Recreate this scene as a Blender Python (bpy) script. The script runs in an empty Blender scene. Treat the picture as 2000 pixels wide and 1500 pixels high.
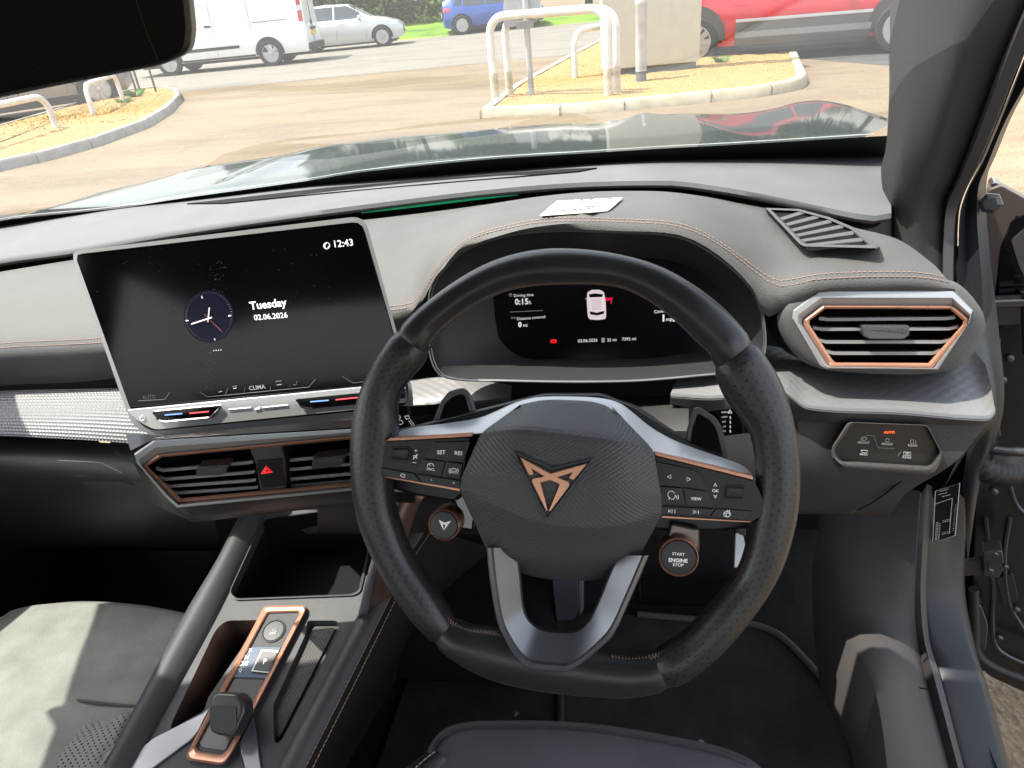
import bpy, bmesh, math, random
import numpy as np
random.seed(7); rng = np.random.default_rng(7)
SC = bpy.context.scene; COL = SC.collection
RAD = math.radians

# ------------------------------------------------------------------ camera, world, sun, exposure
F, TH, PSI, RHO = 1370.0, RAD(29.2), RAD(11.0), RAD(5.6)      # focal length in photo pixels (2000 wide), pitch, yaw, roll
CAM = np.array([0, 0, 1.36])
r0 = np.array([math.cos(PSI), math.sin(PSI), 0.0])
FW = np.array([-math.sin(PSI)*math.cos(TH), math.cos(PSI)*math.cos(TH), -math.sin(TH)])
u0 = np.cross(r0, FW)
RT = math.cos(RHO)*r0 - math.sin(RHO)*u0
UP = math.sin(RHO)*r0 + math.cos(RHO)*u0
cd = bpy.data.cameras.new("camera"); cd.sensor_width = 36; cd.lens = 36*F/2000; cd.clip_start = .02; cd.clip_end = 2000
co = bpy.data.objects.new("camera", cd); COL.objects.link(co); SC.camera = co
from mathutils import Matrix, Vector
co.matrix_world = Matrix(((RT[0], UP[0], -FW[0], CAM[0]), (RT[1], UP[1], -FW[1], CAM[1]), (RT[2], UP[2], -FW[2], CAM[2]), (0, 0, 0, 1)))

SUN = np.array([-.50, -.08, 1.0]); SUN /= np.linalg.norm(SUN)  # towards the sun
w = bpy.data.worlds.new("World"); SC.world = w; w.use_nodes = True
nt = w.node_tree; sky = nt.nodes.new('ShaderNodeTexSky'); sky.sky_type = 'NISHITA'; sky.sun_disc = False
sky.sun_elevation = math.asin(SUN[2]); sky.sun_rotation = math.atan2(SUN[0], SUN[1]); sky.air_density = 1.3; sky.dust_density = 2.5
bg = nt.nodes['Background']; bg.inputs[1].default_value = .15; hs_ = nt.nodes.new('ShaderNodeHueSaturation'); hs_.inputs['Saturation'].default_value = .4; nt.links.new(sky.outputs[0], hs_.inputs['Color']); nt.links.new(hs_.outputs[0], bg.inputs[0])
sd = bpy.data.lights.new("sun", 'SUN'); sd.energy = 3.0; sd.angle = RAD(.55); sd.color = (1, .94, .85)
so = bpy.data.objects.new("sun", sd); COL.objects.link(so); so.location = (0, 0, 30)
so.rotation_euler = Vector(SUN).to_track_quat('Z', 'Y').to_euler()
SC.view_settings.view_transform = 'Standard'; SC.view_settings.look = 'None'; SC.view_settings.gamma = 1
SC.view_settings.exposure = 2.05
SC.render.engine = 'CYCLES'; SC.cycles.use_denoising = True
SC.cycles.max_bounces = 10; SC.cycles.diffuse_bounces = 4; SC.cycles.glossy_bounces = 4; SC.cycles.transparent_max_bounces = 12; SC.cycles.sample_clamp_indirect = 6
SC.cycles.caustics_reflective = False; SC.cycles.caustics_refractive = False

# ------------------------------------------------------------------ measuring: photo pixel -> point in the place
def ray(px, py): return FW + RT*(px-1000)/F - UP*(py-750)/F
def UD(px, py, d): return CAM + ray(px, py)*d
def UX(px, py, x): r = ray(px, py); return CAM + r*((x-CAM[0])/r[0])
def UY(px, py, y): r = ray(px, py); return CAM + r*((y-CAM[1])/r[1])
def UZ(px, py, z): r = ray(px, py); return CAM + r*((z-CAM[2])/r[2])
class PL:                                                    # a plane of the place, n towards the driver
    def __init__(s, p, n): s.o = np.array(p, float); s.n = np.array(n, float)/np.linalg.norm(n)
    def p(s, px, py, off=0.0):
        r = ray(px, py); return CAM + r*(np.dot(s.o+s.n*off-CAM, s.n)/np.dot(r, s.n))
    def axes(s):
        x = np.cross((0, 0, 1), s.n) if abs(s.n[2]) < .95 else np.array([1., 0, 0]); x = x/np.linalg.norm(x)
        return x, np.cross(s.n, x)

# ------------------------------------------------------------------ materials
MATS = {}
def M(name, col=(.1, .1, .1), rough=.5, metal=0, bump=None, var=0, vscale=6, coat=0, emit=0, spec=.5, pat=None, col2=None, crough=.05, tint=None):
    if name in MATS: return MATS[name]
    m = bpy.data.materials.new(name); m.use_nodes = True; MATS[name] = m
    t = m.node_tree; N = t.nodes; L = t.links; b = N['Principled BSDF']
    b.inputs['Base Color'].default_value = (*col, 1); b.inputs['Roughness'].default_value = rough; b.inputs['Metallic'].default_value = metal
    b.inputs['Specular IOR Level'].default_value = spec; b.inputs['Coat Weight'].default_value = coat; b.inputs['Coat Roughness'].default_value = crough
    if emit: b.inputs['Emission Color'].default_value = (*col, 1); b.inputs['Emission Strength'].default_value = emit
    tc = N.new('ShaderNodeTexCoord')
    def noise(scale, detail=3, src='Object'):
        n = N.new('ShaderNodeTexNoise'); n.inputs['Scale'].default_value = scale; n.inputs['Detail'].default_value = detail
        L.new(tc.outputs[src], n.inputs['Vector']); return n
    def vm(op, a, bb=None):
        n = N.new('ShaderNodeVectorMath'); n.operation = op
        L.new(a, n.inputs[0]) if not isinstance(a, tuple) else None
        if bb is not None:
            if isinstance(bb, tuple): n.inputs[1].default_value = bb
            else: L.new(bb, n.inputs[1])
        return n
    def ma(op, a, bb=None):
        n = N.new('ShaderNodeMath'); n.operation = op
        for i, v in enumerate((a, bb)):
            if v is None: continue
            if isinstance(v, (int, float)): n.inputs[i].default_value = v
            else: L.new(v, n.inputs[i])
        return n.outputs[0]
    def cells(pitch, stagger=True):                          # distance to the nearest dot of a staggered lattice laid on the UVs
        s = vm('MULTIPLY', tc.outputs['UV'], (1/pitch, 1/pitch, 0))
        f1 = vm('FRACTION', s.outputs[0]); d1 = vm('DISTANCE', f1.outputs[0], (.5, .5, 0)).outputs['Value']
        if not stagger: return d1
        s2 = vm('ADD', s.outputs[0], (.5, .5, 0)); f2 = vm('FRACTION', s2.outputs[0]); d2 = vm('DISTANCE', f2.outputs[0], (.5, .5, 0)).outputs['Value']
        return ma('MINIMUM', d1, d2)
    colout = None
    if var:
        n = noise(vscale, 5); mx = N.new('ShaderNodeMix'); mx.data_type = 'RGBA'
        rp_ = N.new('ShaderNodeMapRange'); rp_.inputs[1].default_value = .3; rp_.inputs[2].default_value = .7; L.new(n.outputs['Fac'], rp_.inputs[0]); L.new(rp_.outputs[0], mx.inputs[0])
        c2 = col2 or tuple(min(1, c*(1+var)) for c in col)
        mx.inputs[6].default_value = (*[c*(1-var) for c in col], 1) if not col2 else (*col, 1); mx.inputs[7].default_value = (*c2, 1)
        colout = mx.outputs[2]
        rr = N.new('ShaderNodeMapRange'); rr.inputs[3].default_value = max(.02, rough-.08); rr.inputs[4].default_value = min(1, rough+.08); L.new(n.outputs['Fac'], rr.inputs[0]); L.new(rr.outputs[0], b.inputs['Roughness'])
    hs = []
    if bump:
        n = noise(bump[0], 2); hs.append((n.outputs['Fac'], bump[1], .002))
    if pat:
        kind, pitch = pat[0], pat[1]
        if kind in ('perf', 'mesh'):
            d = cells(pitch); hole = ma('LESS_THAN', d, pat[2])
            mx = N.new('ShaderNodeMix'); mx.data_type = 'RGBA'; L.new(hole, mx.inputs[0])
            if colout: L.new(colout, mx.inputs[6])
            else: mx.inputs[6].default_value = (*col, 1)
            mx.inputs[7].default_value = (.003, .003, .003, 1); colout = mx.outputs[2]
            sm = N.new('ShaderNodeMapRange'); sm.inputs[1].default_value = pat[2]*.7; sm.inputs[2].default_value = pat[2]*1.6; L.new(d, sm.inputs[0]); hs.append((sm.outputs[0], .1, .0008))
        elif kind == 'knurl':
            d = cells(pitch, False); hs.append((d, pat[2], pitch*.6))
        elif kind == 'weave':
            d = cells(pitch); hs.append((d, pat[2], pitch*.5))
        elif kind == 'rib':
            wv = N.new('ShaderNodeTexWave'); wv.inputs['Scale'].default_value = pitch; wv.inputs['Distortion'].default_value = pat[3] if len(pat) > 3 else 0; L.new(tc.outputs['UV'], wv.inputs['Vector']); hs.append((wv.outputs['Fac'], pat[2], .002))
    if colout: L.new(colout, b.inputs['Base Color'])
    prev = None
    for h, st, dist in hs:
        bn = N.new('ShaderNodeBump'); bn.inputs['Strength'].default_value = st; bn.inputs['Distance'].default_value = dist; L.new(h, bn.inputs['Height'])
        if prev: L.new(prev, bn.inputs['Normal'])
        prev = bn.outputs[0]
    if prev: L.new(prev, b.inputs['Normal'])
    return m

def glass_mat(name, tint, refl=1.0, rough=0.0, dust=0):
    m = bpy.data.materials.new(name); m.use_nodes = True; t = m.node_tree; N = t.nodes; L = t.links; N.clear()
    o = N.new('ShaderNodeOutputMaterial'); mx = N.new('ShaderNodeMixShader'); fr = N.new('ShaderNodeFresnel'); fr.inputs[0].default_value = 1.5
    tr = N.new('ShaderNodeBsdfTransparent'); tr.inputs[0].default_value = (*tint, 1); gl = N.new('ShaderNodeBsdfGlossy'); gl.inputs['Roughness'].default_value = rough
    mm = N.new('ShaderNodeMath'); mm.operation = 'MULTIPLY'; mm.inputs[1].default_value = refl
    L.new(fr.outputs[0], mm.inputs[0]); L.new(mm.outputs[0], mx.inputs[0]); L.new(tr.outputs[0], mx.inputs[1]); L.new(gl.outputs[0], mx.inputs[2])
    if dust:                                                 # a film of dust that catches the sun
        df = N.new('ShaderNodeBsdfTranslucent'); m2 = N.new('ShaderNodeMixShader'); tn = N.new('ShaderNodeTexNoise'); tn.inputs['Scale'].default_value = 5; tcn = N.new('ShaderNodeTexCoord'); L.new(tcn.outputs['Object'], tn.inputs['Vector'])
        mr = N.new('ShaderNodeMapRange'); mr.inputs[3].default_value = dust*.5; mr.inputs[4].default_value = dust*1.5; L.new(tn.outputs['Fac'], mr.inputs[0]); L.new(mr.outputs[0], m2.inputs[0])
        L.new(mx.outputs[0], m2.inputs[1]); L.new(df.outputs[0], m2.inputs[2]); L.new(m2.outputs[0], o.inputs[0])
    else: L.new(mx.outputs[0], o.inputs[0])
    MATS[name] = m; return m

# ------------------------------------------------------------------ object makers
ORG = {}
def root(o):
    while o.parent: o = o.parent
    return o
def org(o): return ORG.get(root(o).name, np.zeros(3)) if o else np.zeros(3)
def tag(o, label=None, cat=None, group=None, kind=None):
    for k, v in (('label', label), ('category', cat), ('group', group), ('kind', kind)):
        if v: o[k] = v
    return o
def thing(name, label, cat, loc=(0, 0, 0), group=None):
    o = bpy.data.objects.new(name, None); COL.objects.link(o); o.location = loc; o.empty_display_size = .05
    ORG[o.name] = np.array(loc, float); return tag(o, label, cat, group)
def obj(name, V, Fc, m, parent=None, smooth=38, bevel=0, seg=2, uv=None, recalc=True, label=None, solid=0):
    V = np.array(V, float)
    base = org(parent) if parent else np.array([V[:, 0].mean(), V[:, 1].mean(), V[:, 2].min()])
    me = bpy.data.meshes.new(name); me.from_pydata([tuple(v) for v in V-base], [], [tuple(int(i) for i in f) for f in Fc]); me.update()
    if uv is not None:
        lay = me.uv_layers.new(name='UVMap'); li = np.zeros(len(me.loops), int); me.loops.foreach_get('vertex_index', li)
        lay.data.foreach_set('uv', np.array(uv, np.float32)[li].ravel())
    if recalc:
        bm = bmesh.new(); bm.from_mesh(me); bmesh.ops.recalc_face_normals(bm, faces=bm.faces); bm.to_mesh(me); bm.free()
    if smooth:
        me.shade_smooth(); me.set_sharp_from_angle(angle=RAD(smooth))
    me.materials.append(m)
    o = bpy.data.objects.new(name, me); COL.objects.link(o)
    if parent: o.parent = parent
    else: o.location = base; ORG[o.name] = base
    if solid:
        md = o.modifiers.new('thick', 'SOLIDIFY'); md.thickness = solid; md.offset = -1
    if bevel:
        md = o.modifiers.new('bevel', 'BEVEL'); md.width = bevel; md.segments = seg; md.limit_method = 'ANGLE'; md.angle_limit = RAD(40); md.use_clamp_overlap = True; md.harden_normals = True
    if label: o['label'] = label
    return o
class MB:                                                    # several shapes gathered into one mesh
    def __init__(s): s.V = []; s.F = []; s.U = []
    def add(s, V, Fc, U=None):
        k = len(s.V); s.V += [tuple(v) for v in V]; s.F += [tuple(int(i)+k for i in f) for f in Fc]
        s.U += [tuple(u) for u in U] if U is not None else [(v[0], v[1]) for v in V]
    def build(s, name, m, parent=None, **k): return obj(name, s.V, s.F, m, parent, uv=s.U, **k)
def cat(P, n, closed=False, lin=False):
    P = np.array(P, float); k = len(P)
    if not closed:
        d = np.r_[0, np.cumsum(np.linalg.norm(np.diff(P, axis=0), axis=1))]
        t = np.linspace(0, d[-1], n)
        i = np.clip(np.searchsorted(d, t, side='right')-1, 0, k-2); f = ((t-d[i])/np.maximum(d[i+1]-d[i], 1e-9))[:, None]
        if lin or k < 3: return P[i]*(1-f)+P[i+1]*f
        # non-uniform tangents keep the curve from overshooting
        T = np.zeros_like(P); T[1:-1] = (P[2:]-P[:-2])/np.maximum((d[2:]-d[:-2]), 1e-9)[:, None]; T[0] = (P[1]-P[0])/max(d[1], 1e-9); T[-1] = (P[-1]-P[-2])/max(d[-1]-d[-2], 1e-9)
        h = np.maximum(d[i+1]-d[i], 1e-9)[:, None]
        return (2*f**3-3*f**2+1)*P[i]+(f**3-2*f**2+f)*h*T[i]+(-2*f**3+3*f**2)*P[i+1]+(f**3-f**2)*h*T[i+1]
    Q = np.vstack([P[-2:], P, P[:3]]) if not lin else np.vstack([P, P[:1]])
    if lin: return cat(Q, n+1, lin=True)[:-1]
    dd = np.r_[0, np.cumsum(np.linalg.norm(np.diff(Q, axis=0), axis=1))]
    a, bb = dd[2], dd[2+k]; full = cat(Q, 4000); t = np.linspace(0, dd[-1], 4000)
    tt = a+(bb-a)*np.arange(n)/n
    return np.stack([np.interp(tt, t, full[:, j]) for j in range(3)], 1)
def grid(rows, closed_u=False, closed_v=False):
    R = np.array(rows, float); a, b = R.shape[:2]; Fc = []
    for i in range(a if closed_v else a-1):
        for j in range(b if closed_u else b-1):
            i2, j2 = (i+1) % a, (j+1) % b
            Fc.append((i*b+j, i*b+j2, i2*b+j2, i2*b+j))
    du = np.zeros((a, b)); du[:, 1:] = np.cumsum(np.linalg.norm(np.diff(R, axis=1), axis=2), axis=1)
    dv = np.zeros((a, b)); dv[1:] = np.cumsum(np.linalg.norm(np.diff(R, axis=0), axis=2), axis=0)
    um = du.mean(0, keepdims=True).repeat(a, 0); vmn = dv.mean(1, keepdims=True).repeat(b, 1)
    return R.reshape(-1, 3), Fc, np.stack([um.ravel(), vmn.ravel()], 1)
def loft(name, rows, m, parent, nu=40, nv=0, smooth=50, lin=False, linv=False, closed=False, closed_v=False, solid=0, **k):
    R = [cat(r, nu, closed, lin) for r in rows]
    if nv:
        R = np.array(R); R = np.stack([cat(R[:, j], nv, closed_v, linv) for j in range(R.shape[1])], 1)
    V, Fc, U = grid(R, closed, closed_v)
    return obj(name, V, Fc, m, parent, smooth=smooth, uv=U, solid=solid, **k)
def rnd(P, r, seg=4):                                        # rounds the corners of a pixel polygon
    P = [np.array(p, float) for p in P]; out = []; n = len(P)
    rr = r if isinstance(r, (list, tuple)) else [r]*n
    for i in range(n):
        a, b, c = P[i-1], P[i], P[(i+1) % n]
        da, dc = a-b, c-b; la, lc = np.linalg.norm(da), np.linalg.norm(dc); q = min(rr[i], la*.45, lc*.45)
        if q <= 0: out.append(b); continue
        s, e = b+da/la*q, b+dc/lc*q
        for t in np.linspace(0, 1, seg+1): out.append((1-t)**2*s+2*t*(1-t)*b+t*t*e)
    return [tuple(p) for p in out]
def prism(name, px, P, off, th, m, parent, bevel=.001, smooth=38, **k):
    n = len(px); A = [P.p(*q, off) for q in px]; B = [a-P.n*th for a in A]
    Fc = [tuple(range(n)), tuple(range(2*n-1, n-1, -1))]+[(i, n+i, n+(i+1) % n, (i+1) % n) for i in range(n)]
    x, y = P.axes(); V = A+B
    return obj(name, V, Fc, m, parent, bevel=bevel, smooth=smooth, uv=[(v@x, v@y) for v in V], **k)
def ring(name, outer, inner, P, prof, m, parent, n=0, lin=True, smooth=38, **k):   # frame: prof = (t outer->inner, off)
    n = n or 0
    if n:
        o3 = cat([(*p, 0) for p in outer], n, True, lin); i3 = cat([(*p, 0) for p in inner], n, True, lin)
    else: o3, i3 = outer, inner
    rows = [[P.p(o[0]*(1-t)+i[0]*t, o[1]*(1-t)+i[1]*t, off) for o, i in zip(o3, i3)] for t, off in prof]
    V, Fc, U = grid(rows, True, True); return obj(name, V, Fc, m, parent, smooth=smooth, uv=U, **k)
def tubev(path, r, n=6, closed=False):
    P = np.array(path, float); k = len(P); V = []; Fc = []; U = []
    T = np.zeros_like(P); T[1:-1] = P[2:]-P[:-2]; T[0] = P[1]-P[0]; T[-1] = P[-1]-P[-2]
    if closed: T[0] = P[1]-P[-1]; T[-1] = P[0]-P[-2]
    T /= np.maximum(np.linalg.norm(T, axis=1), 1e-9)[:, None]
    nrm = np.cross(T[0], (0, 0, 1)) if abs(T[0][2]) < .9 else np.cross(T[0], (1, 0, 0)); s = 0
    rr = np.interp(np.linspace(0, 1, k), np.linspace(0, 1, len(r)), r) if hasattr(r, '__len__') else [r]*k
    for i in range(k):
        nrm = nrm-T[i]*(nrm@T[i]); nrm /= np.linalg.norm(nrm); bn = np.cross(T[i], nrm)
        if i: s += np.linalg.norm(P[i]-P[i-1])
        for j in range(n):
            a = 2*math.pi*j/n; V.append(P[i]+(nrm*math.cos(a)+bn*math.sin(a))*rr[i]); U.append((s, j/n*6.28*rr[i]))
    for i in range(k if closed else k-1):
        for j in range(n):
            i2 = (i+1) % k; Fc.append((i*n+j, i*n+(j+1) % n, i2*n+(j+1) % n, i2*n+j))
    if not closed: Fc += [tuple(range(n)), tuple((k-1)*n+j for j in range(n))]
    return V, Fc, U
def tube(name, path, r, m, parent, n=8, closed=False, smooth=50, sub=0, **k):
    if sub: path = cat(path, sub, closed)
    V, Fc, U = tubev(path, r, n, closed); return obj(name, V, Fc, m, parent, smooth=smooth, uv=U, **k)
def strokes(name, polys, P, off, r, m, parent, n=4, **k):
    if name in ('symbols', 'slider_marks'):                  # every symbol an object of its own: strokes that touch belong together
        g = []
        for q in polys:
            a = np.array(q); b = [a[:, 0].min()-2.2, a[:, 1].min()-2.2, a[:, 0].max()+2.2, a[:, 1].max()+2.2]; hit = [x for x in g if not (x[0][0] > b[2]-2 or x[0][2] < b[0]+2 or x[0][1] > b[3]-2 or x[0][3] < b[1]+2)]
            for x in hit: g.remove(x); b = [min(b[0], x[0][0]), min(b[1], x[0][1]), max(b[2], x[0][2]), max(b[3], x[0][3])]
            g.append((b, [q]+[p for x in hit for p in x[1]]))
        for _, ql in g: strokes(name[:-1], ql, P, off, r, m, parent, n, **k)
        return
    b = MB()
    for q in polys: b.add(*tubev([P.p(*p, off) for p in q], r, n))
    return b.build(name, m, parent, **k)
def dashes(name, path, m, parent, step=.0055, gap=.35, r=.0006):   # stitches along a 3-D path
    P = np.array(path); d = np.r_[0, np.cumsum(np.linalg.norm(np.diff(P, axis=0), axis=1))]; b = MB(); s = 0
    f = lambda t: np.array([np.interp(t, d, P[:, j]) for j in range(3)])
    while s < d[-1]-step:
        b.add(*tubev([f(s), f(s+step*(1-gap))], r, 4)); s += step
    return b.build(name, m, parent, smooth=0)
def lathe(name, prof, c, ax, m, parent, n=40, smooth=38, **k):  # prof (r, h) about an axis
    ax = np.array(ax, float)/np.linalg.norm(ax); e = np.cross(ax, (0, 0, 1)) if abs(ax[2]) < .9 else np.cross(ax, (1, 0, 0)); e /= np.linalg.norm(e); g = np.cross(ax, e)
    rows = [[np.array(c)+ax*h+(e*math.cos(2*math.pi*j/n)+g*math.sin(2*math.pi*j/n))*r for j in range(n)] for r, h in prof]
    V, Fc, U = grid(rows, True); b = len(rows)
    Fc += [tuple(range(n)), tuple((b-1)*n+j for j in range(n))]
    return obj(name, V, Fc, m, parent, smooth=smooth, uv=U, **k)
def text(s, pL, pR, P, off, m, parent, name='lettering', bold=0, ys=1.0):
    cu = bpy.data.curves.new('t', 'FONT'); cu.body = s; cu.size = 1; cu.offset = bold; cu.resolution_u = 3
    t = bpy.data.objects.new('t', cu); COL.objects.link(t)
    dg = bpy.context.evaluated_depsgraph_get(); me = bpy.data.meshes.new_from_object(t.evaluated_get(dg))
    V = np.array([v.co for v in me.vertices]); Fc = [tuple(p.vertices) for p in me.polygons]
    bpy.data.objects.remove(t); bpy.data.curves.remove(cu); bpy.data.meshes.remove(me)
    a, b = P.p(*pL, off), P.p(*pR, off); x = b-a; L = np.linalg.norm(x); x /= L; y = np.cross(P.n, x)
    mn, mxx = V[:, 0].min(), V[:, 0].max(); sc = L/(mxx-mn)
    W = [a+x*(v[0]-mn)*sc+y*v[1]*sc*ys for v in V]
    return obj(name, W, Fc, m, parent, smooth=0, recalc=False)
def box(name, lo, hi, m, parent, bevel=.005, **k):
    V = [(x, y, z) for x in (lo[0], hi[0]) for y in (lo[1], hi[1]) for z in (lo[2], hi[2])]
    return obj(name, V, [(0, 1, 3, 2), (4, 6, 7, 5), (0, 4, 5, 1), (2, 3, 7, 6), (0, 2, 6, 4), (1, 5, 7, 3)], m, parent, bevel=bevel, **k)
def shift(P, d): d = np.array(d, float); return [p+d for p in P]
# ------------------------------------------------------------------ palette
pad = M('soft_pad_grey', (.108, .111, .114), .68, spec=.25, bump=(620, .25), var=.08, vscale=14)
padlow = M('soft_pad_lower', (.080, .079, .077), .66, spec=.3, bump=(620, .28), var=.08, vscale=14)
darkp = M('dark_plastic', (.017, .016, .0165), .55, bump=(800, .2), var=.12, vscale=9)
kneep = M('knee_plastic', (.034, .0305, .0305), .6, bump=(620, .25), var=.1, vscale=9)
blackp = M('black_plastic', (.008, .008, .009), .42, bump=(600, .08))
gloss = M('gloss_black', (.004, .004, .005), .08, coat=.3)
matte = M('matte_black', (.004, .004, .004), .85, spec=.2)
leather = M('smooth_leather', (.022, .0223, .0237), .33, bump=(600, .07), var=.12, vscale=20)
perf = M('perforated_leather', (.022, .0223, .0237), .36, bump=(600, .08), pat=('perf', .0082, .118))
hubm = M('airbag_cover', (.062, .063, .067), .46, pat=('weave', .0036, .45))
silver = M('satin_silver', (.36, .37, .39), .3, 1.0, bump=(60, .02), var=.06)
silverl = M('light_silver', (.5, .52, .55), .33, .85)
dsilver = M('dark_silver', (.38, .39, .405), .34, .4, var=.08)
slat = M('slat_grey', (.22, .22, .222), .34, .1)
copper = M('copper', (.62, .31, .20), .3, .6, var=.06, vscale=30)
coppert = M('copper_thread', (.32, .21, .165), .75)
trimtex = M('pyramid_trim', (.17, .17, .174), .5, .15, pat=('knurl', .0056, .8))
trimtri = M('triangle_trim', (.165, .165, .168), .5, .15, pat=('weave', .016, .14))
white_e = M('screen_white', (1, 1, 1), .4, emit=.13, spec=.1)
pink_e = M('screen_pinkwhite', (.85, .72, .75), .4, emit=.13, spec=.1)
grey_e = M('screen_grey', (.30, .29, .31), .4, emit=.12, spec=.1)
red_e = M('screen_red', (.9, .01, .02), .4, emit=.25)
orange_e = M('lamp_orange', (1, .12, .02), .4, emit=.5)
green_e = M('ambient_green', (0, .3, .13), .4, emit=.06)
blue_e = M('screen_blue', (.09, .22, .6), .4, emit=.15)
navy_e = M('screen_navy', (.004, .0045, .012), .2, emit=.2, spec=.1)
screen = M('screen_glass', (.002, .002, .0024), .09, spec=.24, var=.5, vscale=5)
clus = M('cluster_glass', (.003, .003, .006), .16)
printw = M('print_white', (.7, .7, .72), .6, emit=.10)
printg = M('print_grey', (.4, .4, .41), .6, emit=.05)
carpet = M('carpet_black', (.013, .0125, .0125), .95, bump=(500, .8), var=.3, vscale=40, spec=.2)
matm = M('mat_black', (.026, .0252, .025), .95, bump=(700, .8), var=.35, vscale=18, spec=.2)
piping = M('mat_piping', (.06, .058, .055), .8)
kick = M('kick_plastic', (.05, .046, .046), .65, bump=(700, .3), var=.08, spec=.3)
paint = M('body_paint_dark', (.016, .018, .0215), .45, .05, coat=.05, crough=.2, spec=.25)
paintb = M('bonnet_paint', (.03, .038, .033), .5, .0, coat=.7, crough=.05, spec=.08)
rubber = M('rubber', (.01, .01, .01), .6, bump=(300, .1))
suede = M('suede_grey', (.15, .157, .14), .95, bump=(380, .5), var=.16, vscale=22, spec=.15)
suedep = M('suede_perforated', (.165, .172, .155), .95, bump=(380, .5), pat=('perf', .0085, .14), spec=.15)
fabric = M('seat_cloth', (.075, .075, .082), .9, bump=(900, .6), var=.12, vscale=12, spec=.2)
consm = M('console_grey', (.036, .037, .040), .58, spec=.35, bump=(900, .22), var=.07, vscale=14)
consd = M('console_leather', (.035, .033, .033), .52, bump=(500, .3), var=.1)
brown = M('console_side', (.018, .0145, .0135), .6, bump=(500, .3), var=.12)
ribmat = M('ribbed_rubber', (.05, .048, .046), .7, pat=('weave', .005, .8))
paper = M('paper', (.8, .8, .78), .7)
ink = M('ink', (.12, .12, .13), .8)
chrome = M('chrome', (.7, .7, .72), .12, 1)
wglass = glass_mat('windscreen_glass', (.97, .985, .97), .3, dust=.008)
steel = M('steel_dark', (.09, .085, .085), .4, .8)
# ------------------------------------------------------------------ steering wheel
WP = PL(UD(1122, 925, .575), (0, -.91, .41)); wn = WP.n
wheel = thing('steering_wheel', 'flat-bottomed black leather steering wheel with copper emblem and perforated grips', 'steering wheel', UD(1122, 925, .60))
RO = [(1090,485),(1200,495),(1300,525),(1400,590),(1470,665),(1525,750),(1553,850),(1560,950),(1550,1030),(1520,1120),(1470,1200),(1400,1280),(1320,1335),(1240,1357),(1160,1356),(1050,1345),(960,1323),(880,1280),(800,1197),(745,1112),(705,1020),(690,930),(690,840),(705,770),(740,695),(790,630),(860,570),(940,520),(1010,495)]
RI = [(1100,556),(1200,560),(1260,584),(1320,628),(1360,668),(1386,692),(1398,732),(1414,772),(1440,808),(1465,845),(1474,880),(1478,920),(1476,970),(1466,1020),(1456,1073),(1438,1120),(1400,1168),(1339,1234),(1290,1266),(1240,1277),(1191,1272),(1080,1250),(966,1228),(916,1222),(887,1206),(854,1158),(802,1078),(772,997),(766,960),(764,930),(768,890),(775,850),(776,820),(774,795),(782,765),(800,740),(824,712),(840,685),(854,656),(924,600),(1000,566)]
def radial(poly):
    c = np.array((1122., 925.)); P = cat([(*p, 0) for p in poly], 1200, True)[:, :2]-c
    a = np.degrees(np.arctan2(P[:, 1], P[:, 0])) % 360; o = np.argsort(a)
    return lambda t: np.interp(np.asarray(t) % 360, np.r_[a[o]-360, a[o], a[o]+360], np.tile(np.hypot(P[:, 0], P[:, 1])[o], 3))
fo, fi = radial(RO), radial(RI)
def rimpt(t, k=.5):
    r = fi(t)*(1-k)+fo(t)*k; return 1122+r*math.cos(RAD(t)), 925+r*math.sin(RAD(t))
def rim_part(name, a0, a1, m, grow, h=.0165):
    T = np.linspace(a0, a1, max(8, int(abs(a1-a0)/2.2))); rows = []; n = len(T)
    for i, t in enumerate(T):
        o, q = WP.p(*rimpt(t, 1)), WP.p(*rimpt(t, 0)); c = (o+q)/2; rv = (o-q)/2; L = np.linalg.norm(rv); rv = rv/L
        e = min(1, min(i, n-1-i)/1.2); g = grow*e-(.0016 if i in (0, n-1) else 0)
        hh = min(h, L*1.05)
        sec = []
        for j in range(28):
            an = 2*math.pi*j/28; cx, sy = math.cos(an), math.sin(an)
            k = 1/(abs(cx)**2.3+abs(sy)**2.3)**(1/2.3)
            sec.append(c+rv*(L+g)*cx*k+wn*(hh+g)*sy*k)
        rows.append(sec)
    V, Fc, U = grid(rows, True); b = len(rows); Fc += [tuple(range(28)), tuple((b-1)*28+j for j in range(28))]
    return obj(name, V, Fc, m, wheel, smooth=60, uv=U)
SEAM = (219, 323.5, 425.5, 490)
rim_part('rim', SEAM[0]+.4, SEAM[1]-.4, leather, .0)
rim_part('rim', SEAM[2]+.4, SEAM[3]-.4, leather, .0)
rim_part('grip', SEAM[1]-.4, SEAM[2]+.4, perf, .0006)
rim_part('grip', SEAM[3]-.4, SEAM[0]+360+.4, perf, .0006)
def innerstitch(a0, a1):
    T = np.linspace(a0, a1, int(abs(a1-a0)*2.1)); q = []
    for i, t in enumerate(T):
        o, p = WP.p(*rimpt(t, 1)), WP.p(*rimpt(t, 0)); rv = (o-p)/np.linalg.norm(o-p)
        q.append(p+rv*(.0028 if i % 2 else .0004)+wn*(.0082 if i % 2 else .0062))
    b = MB(); b.add(*tubev(q, .00055, 4)); b.add(*tubev([x-wn*.0022 for x in q], .0005, 4))
    return b.build('stitching', coppert, wheel, smooth=0)
innerstitch(112, 166); innerstitch(27, 78); innerstitch(222, 318)['label'] = 'dark stitching under the top of the rim'
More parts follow.
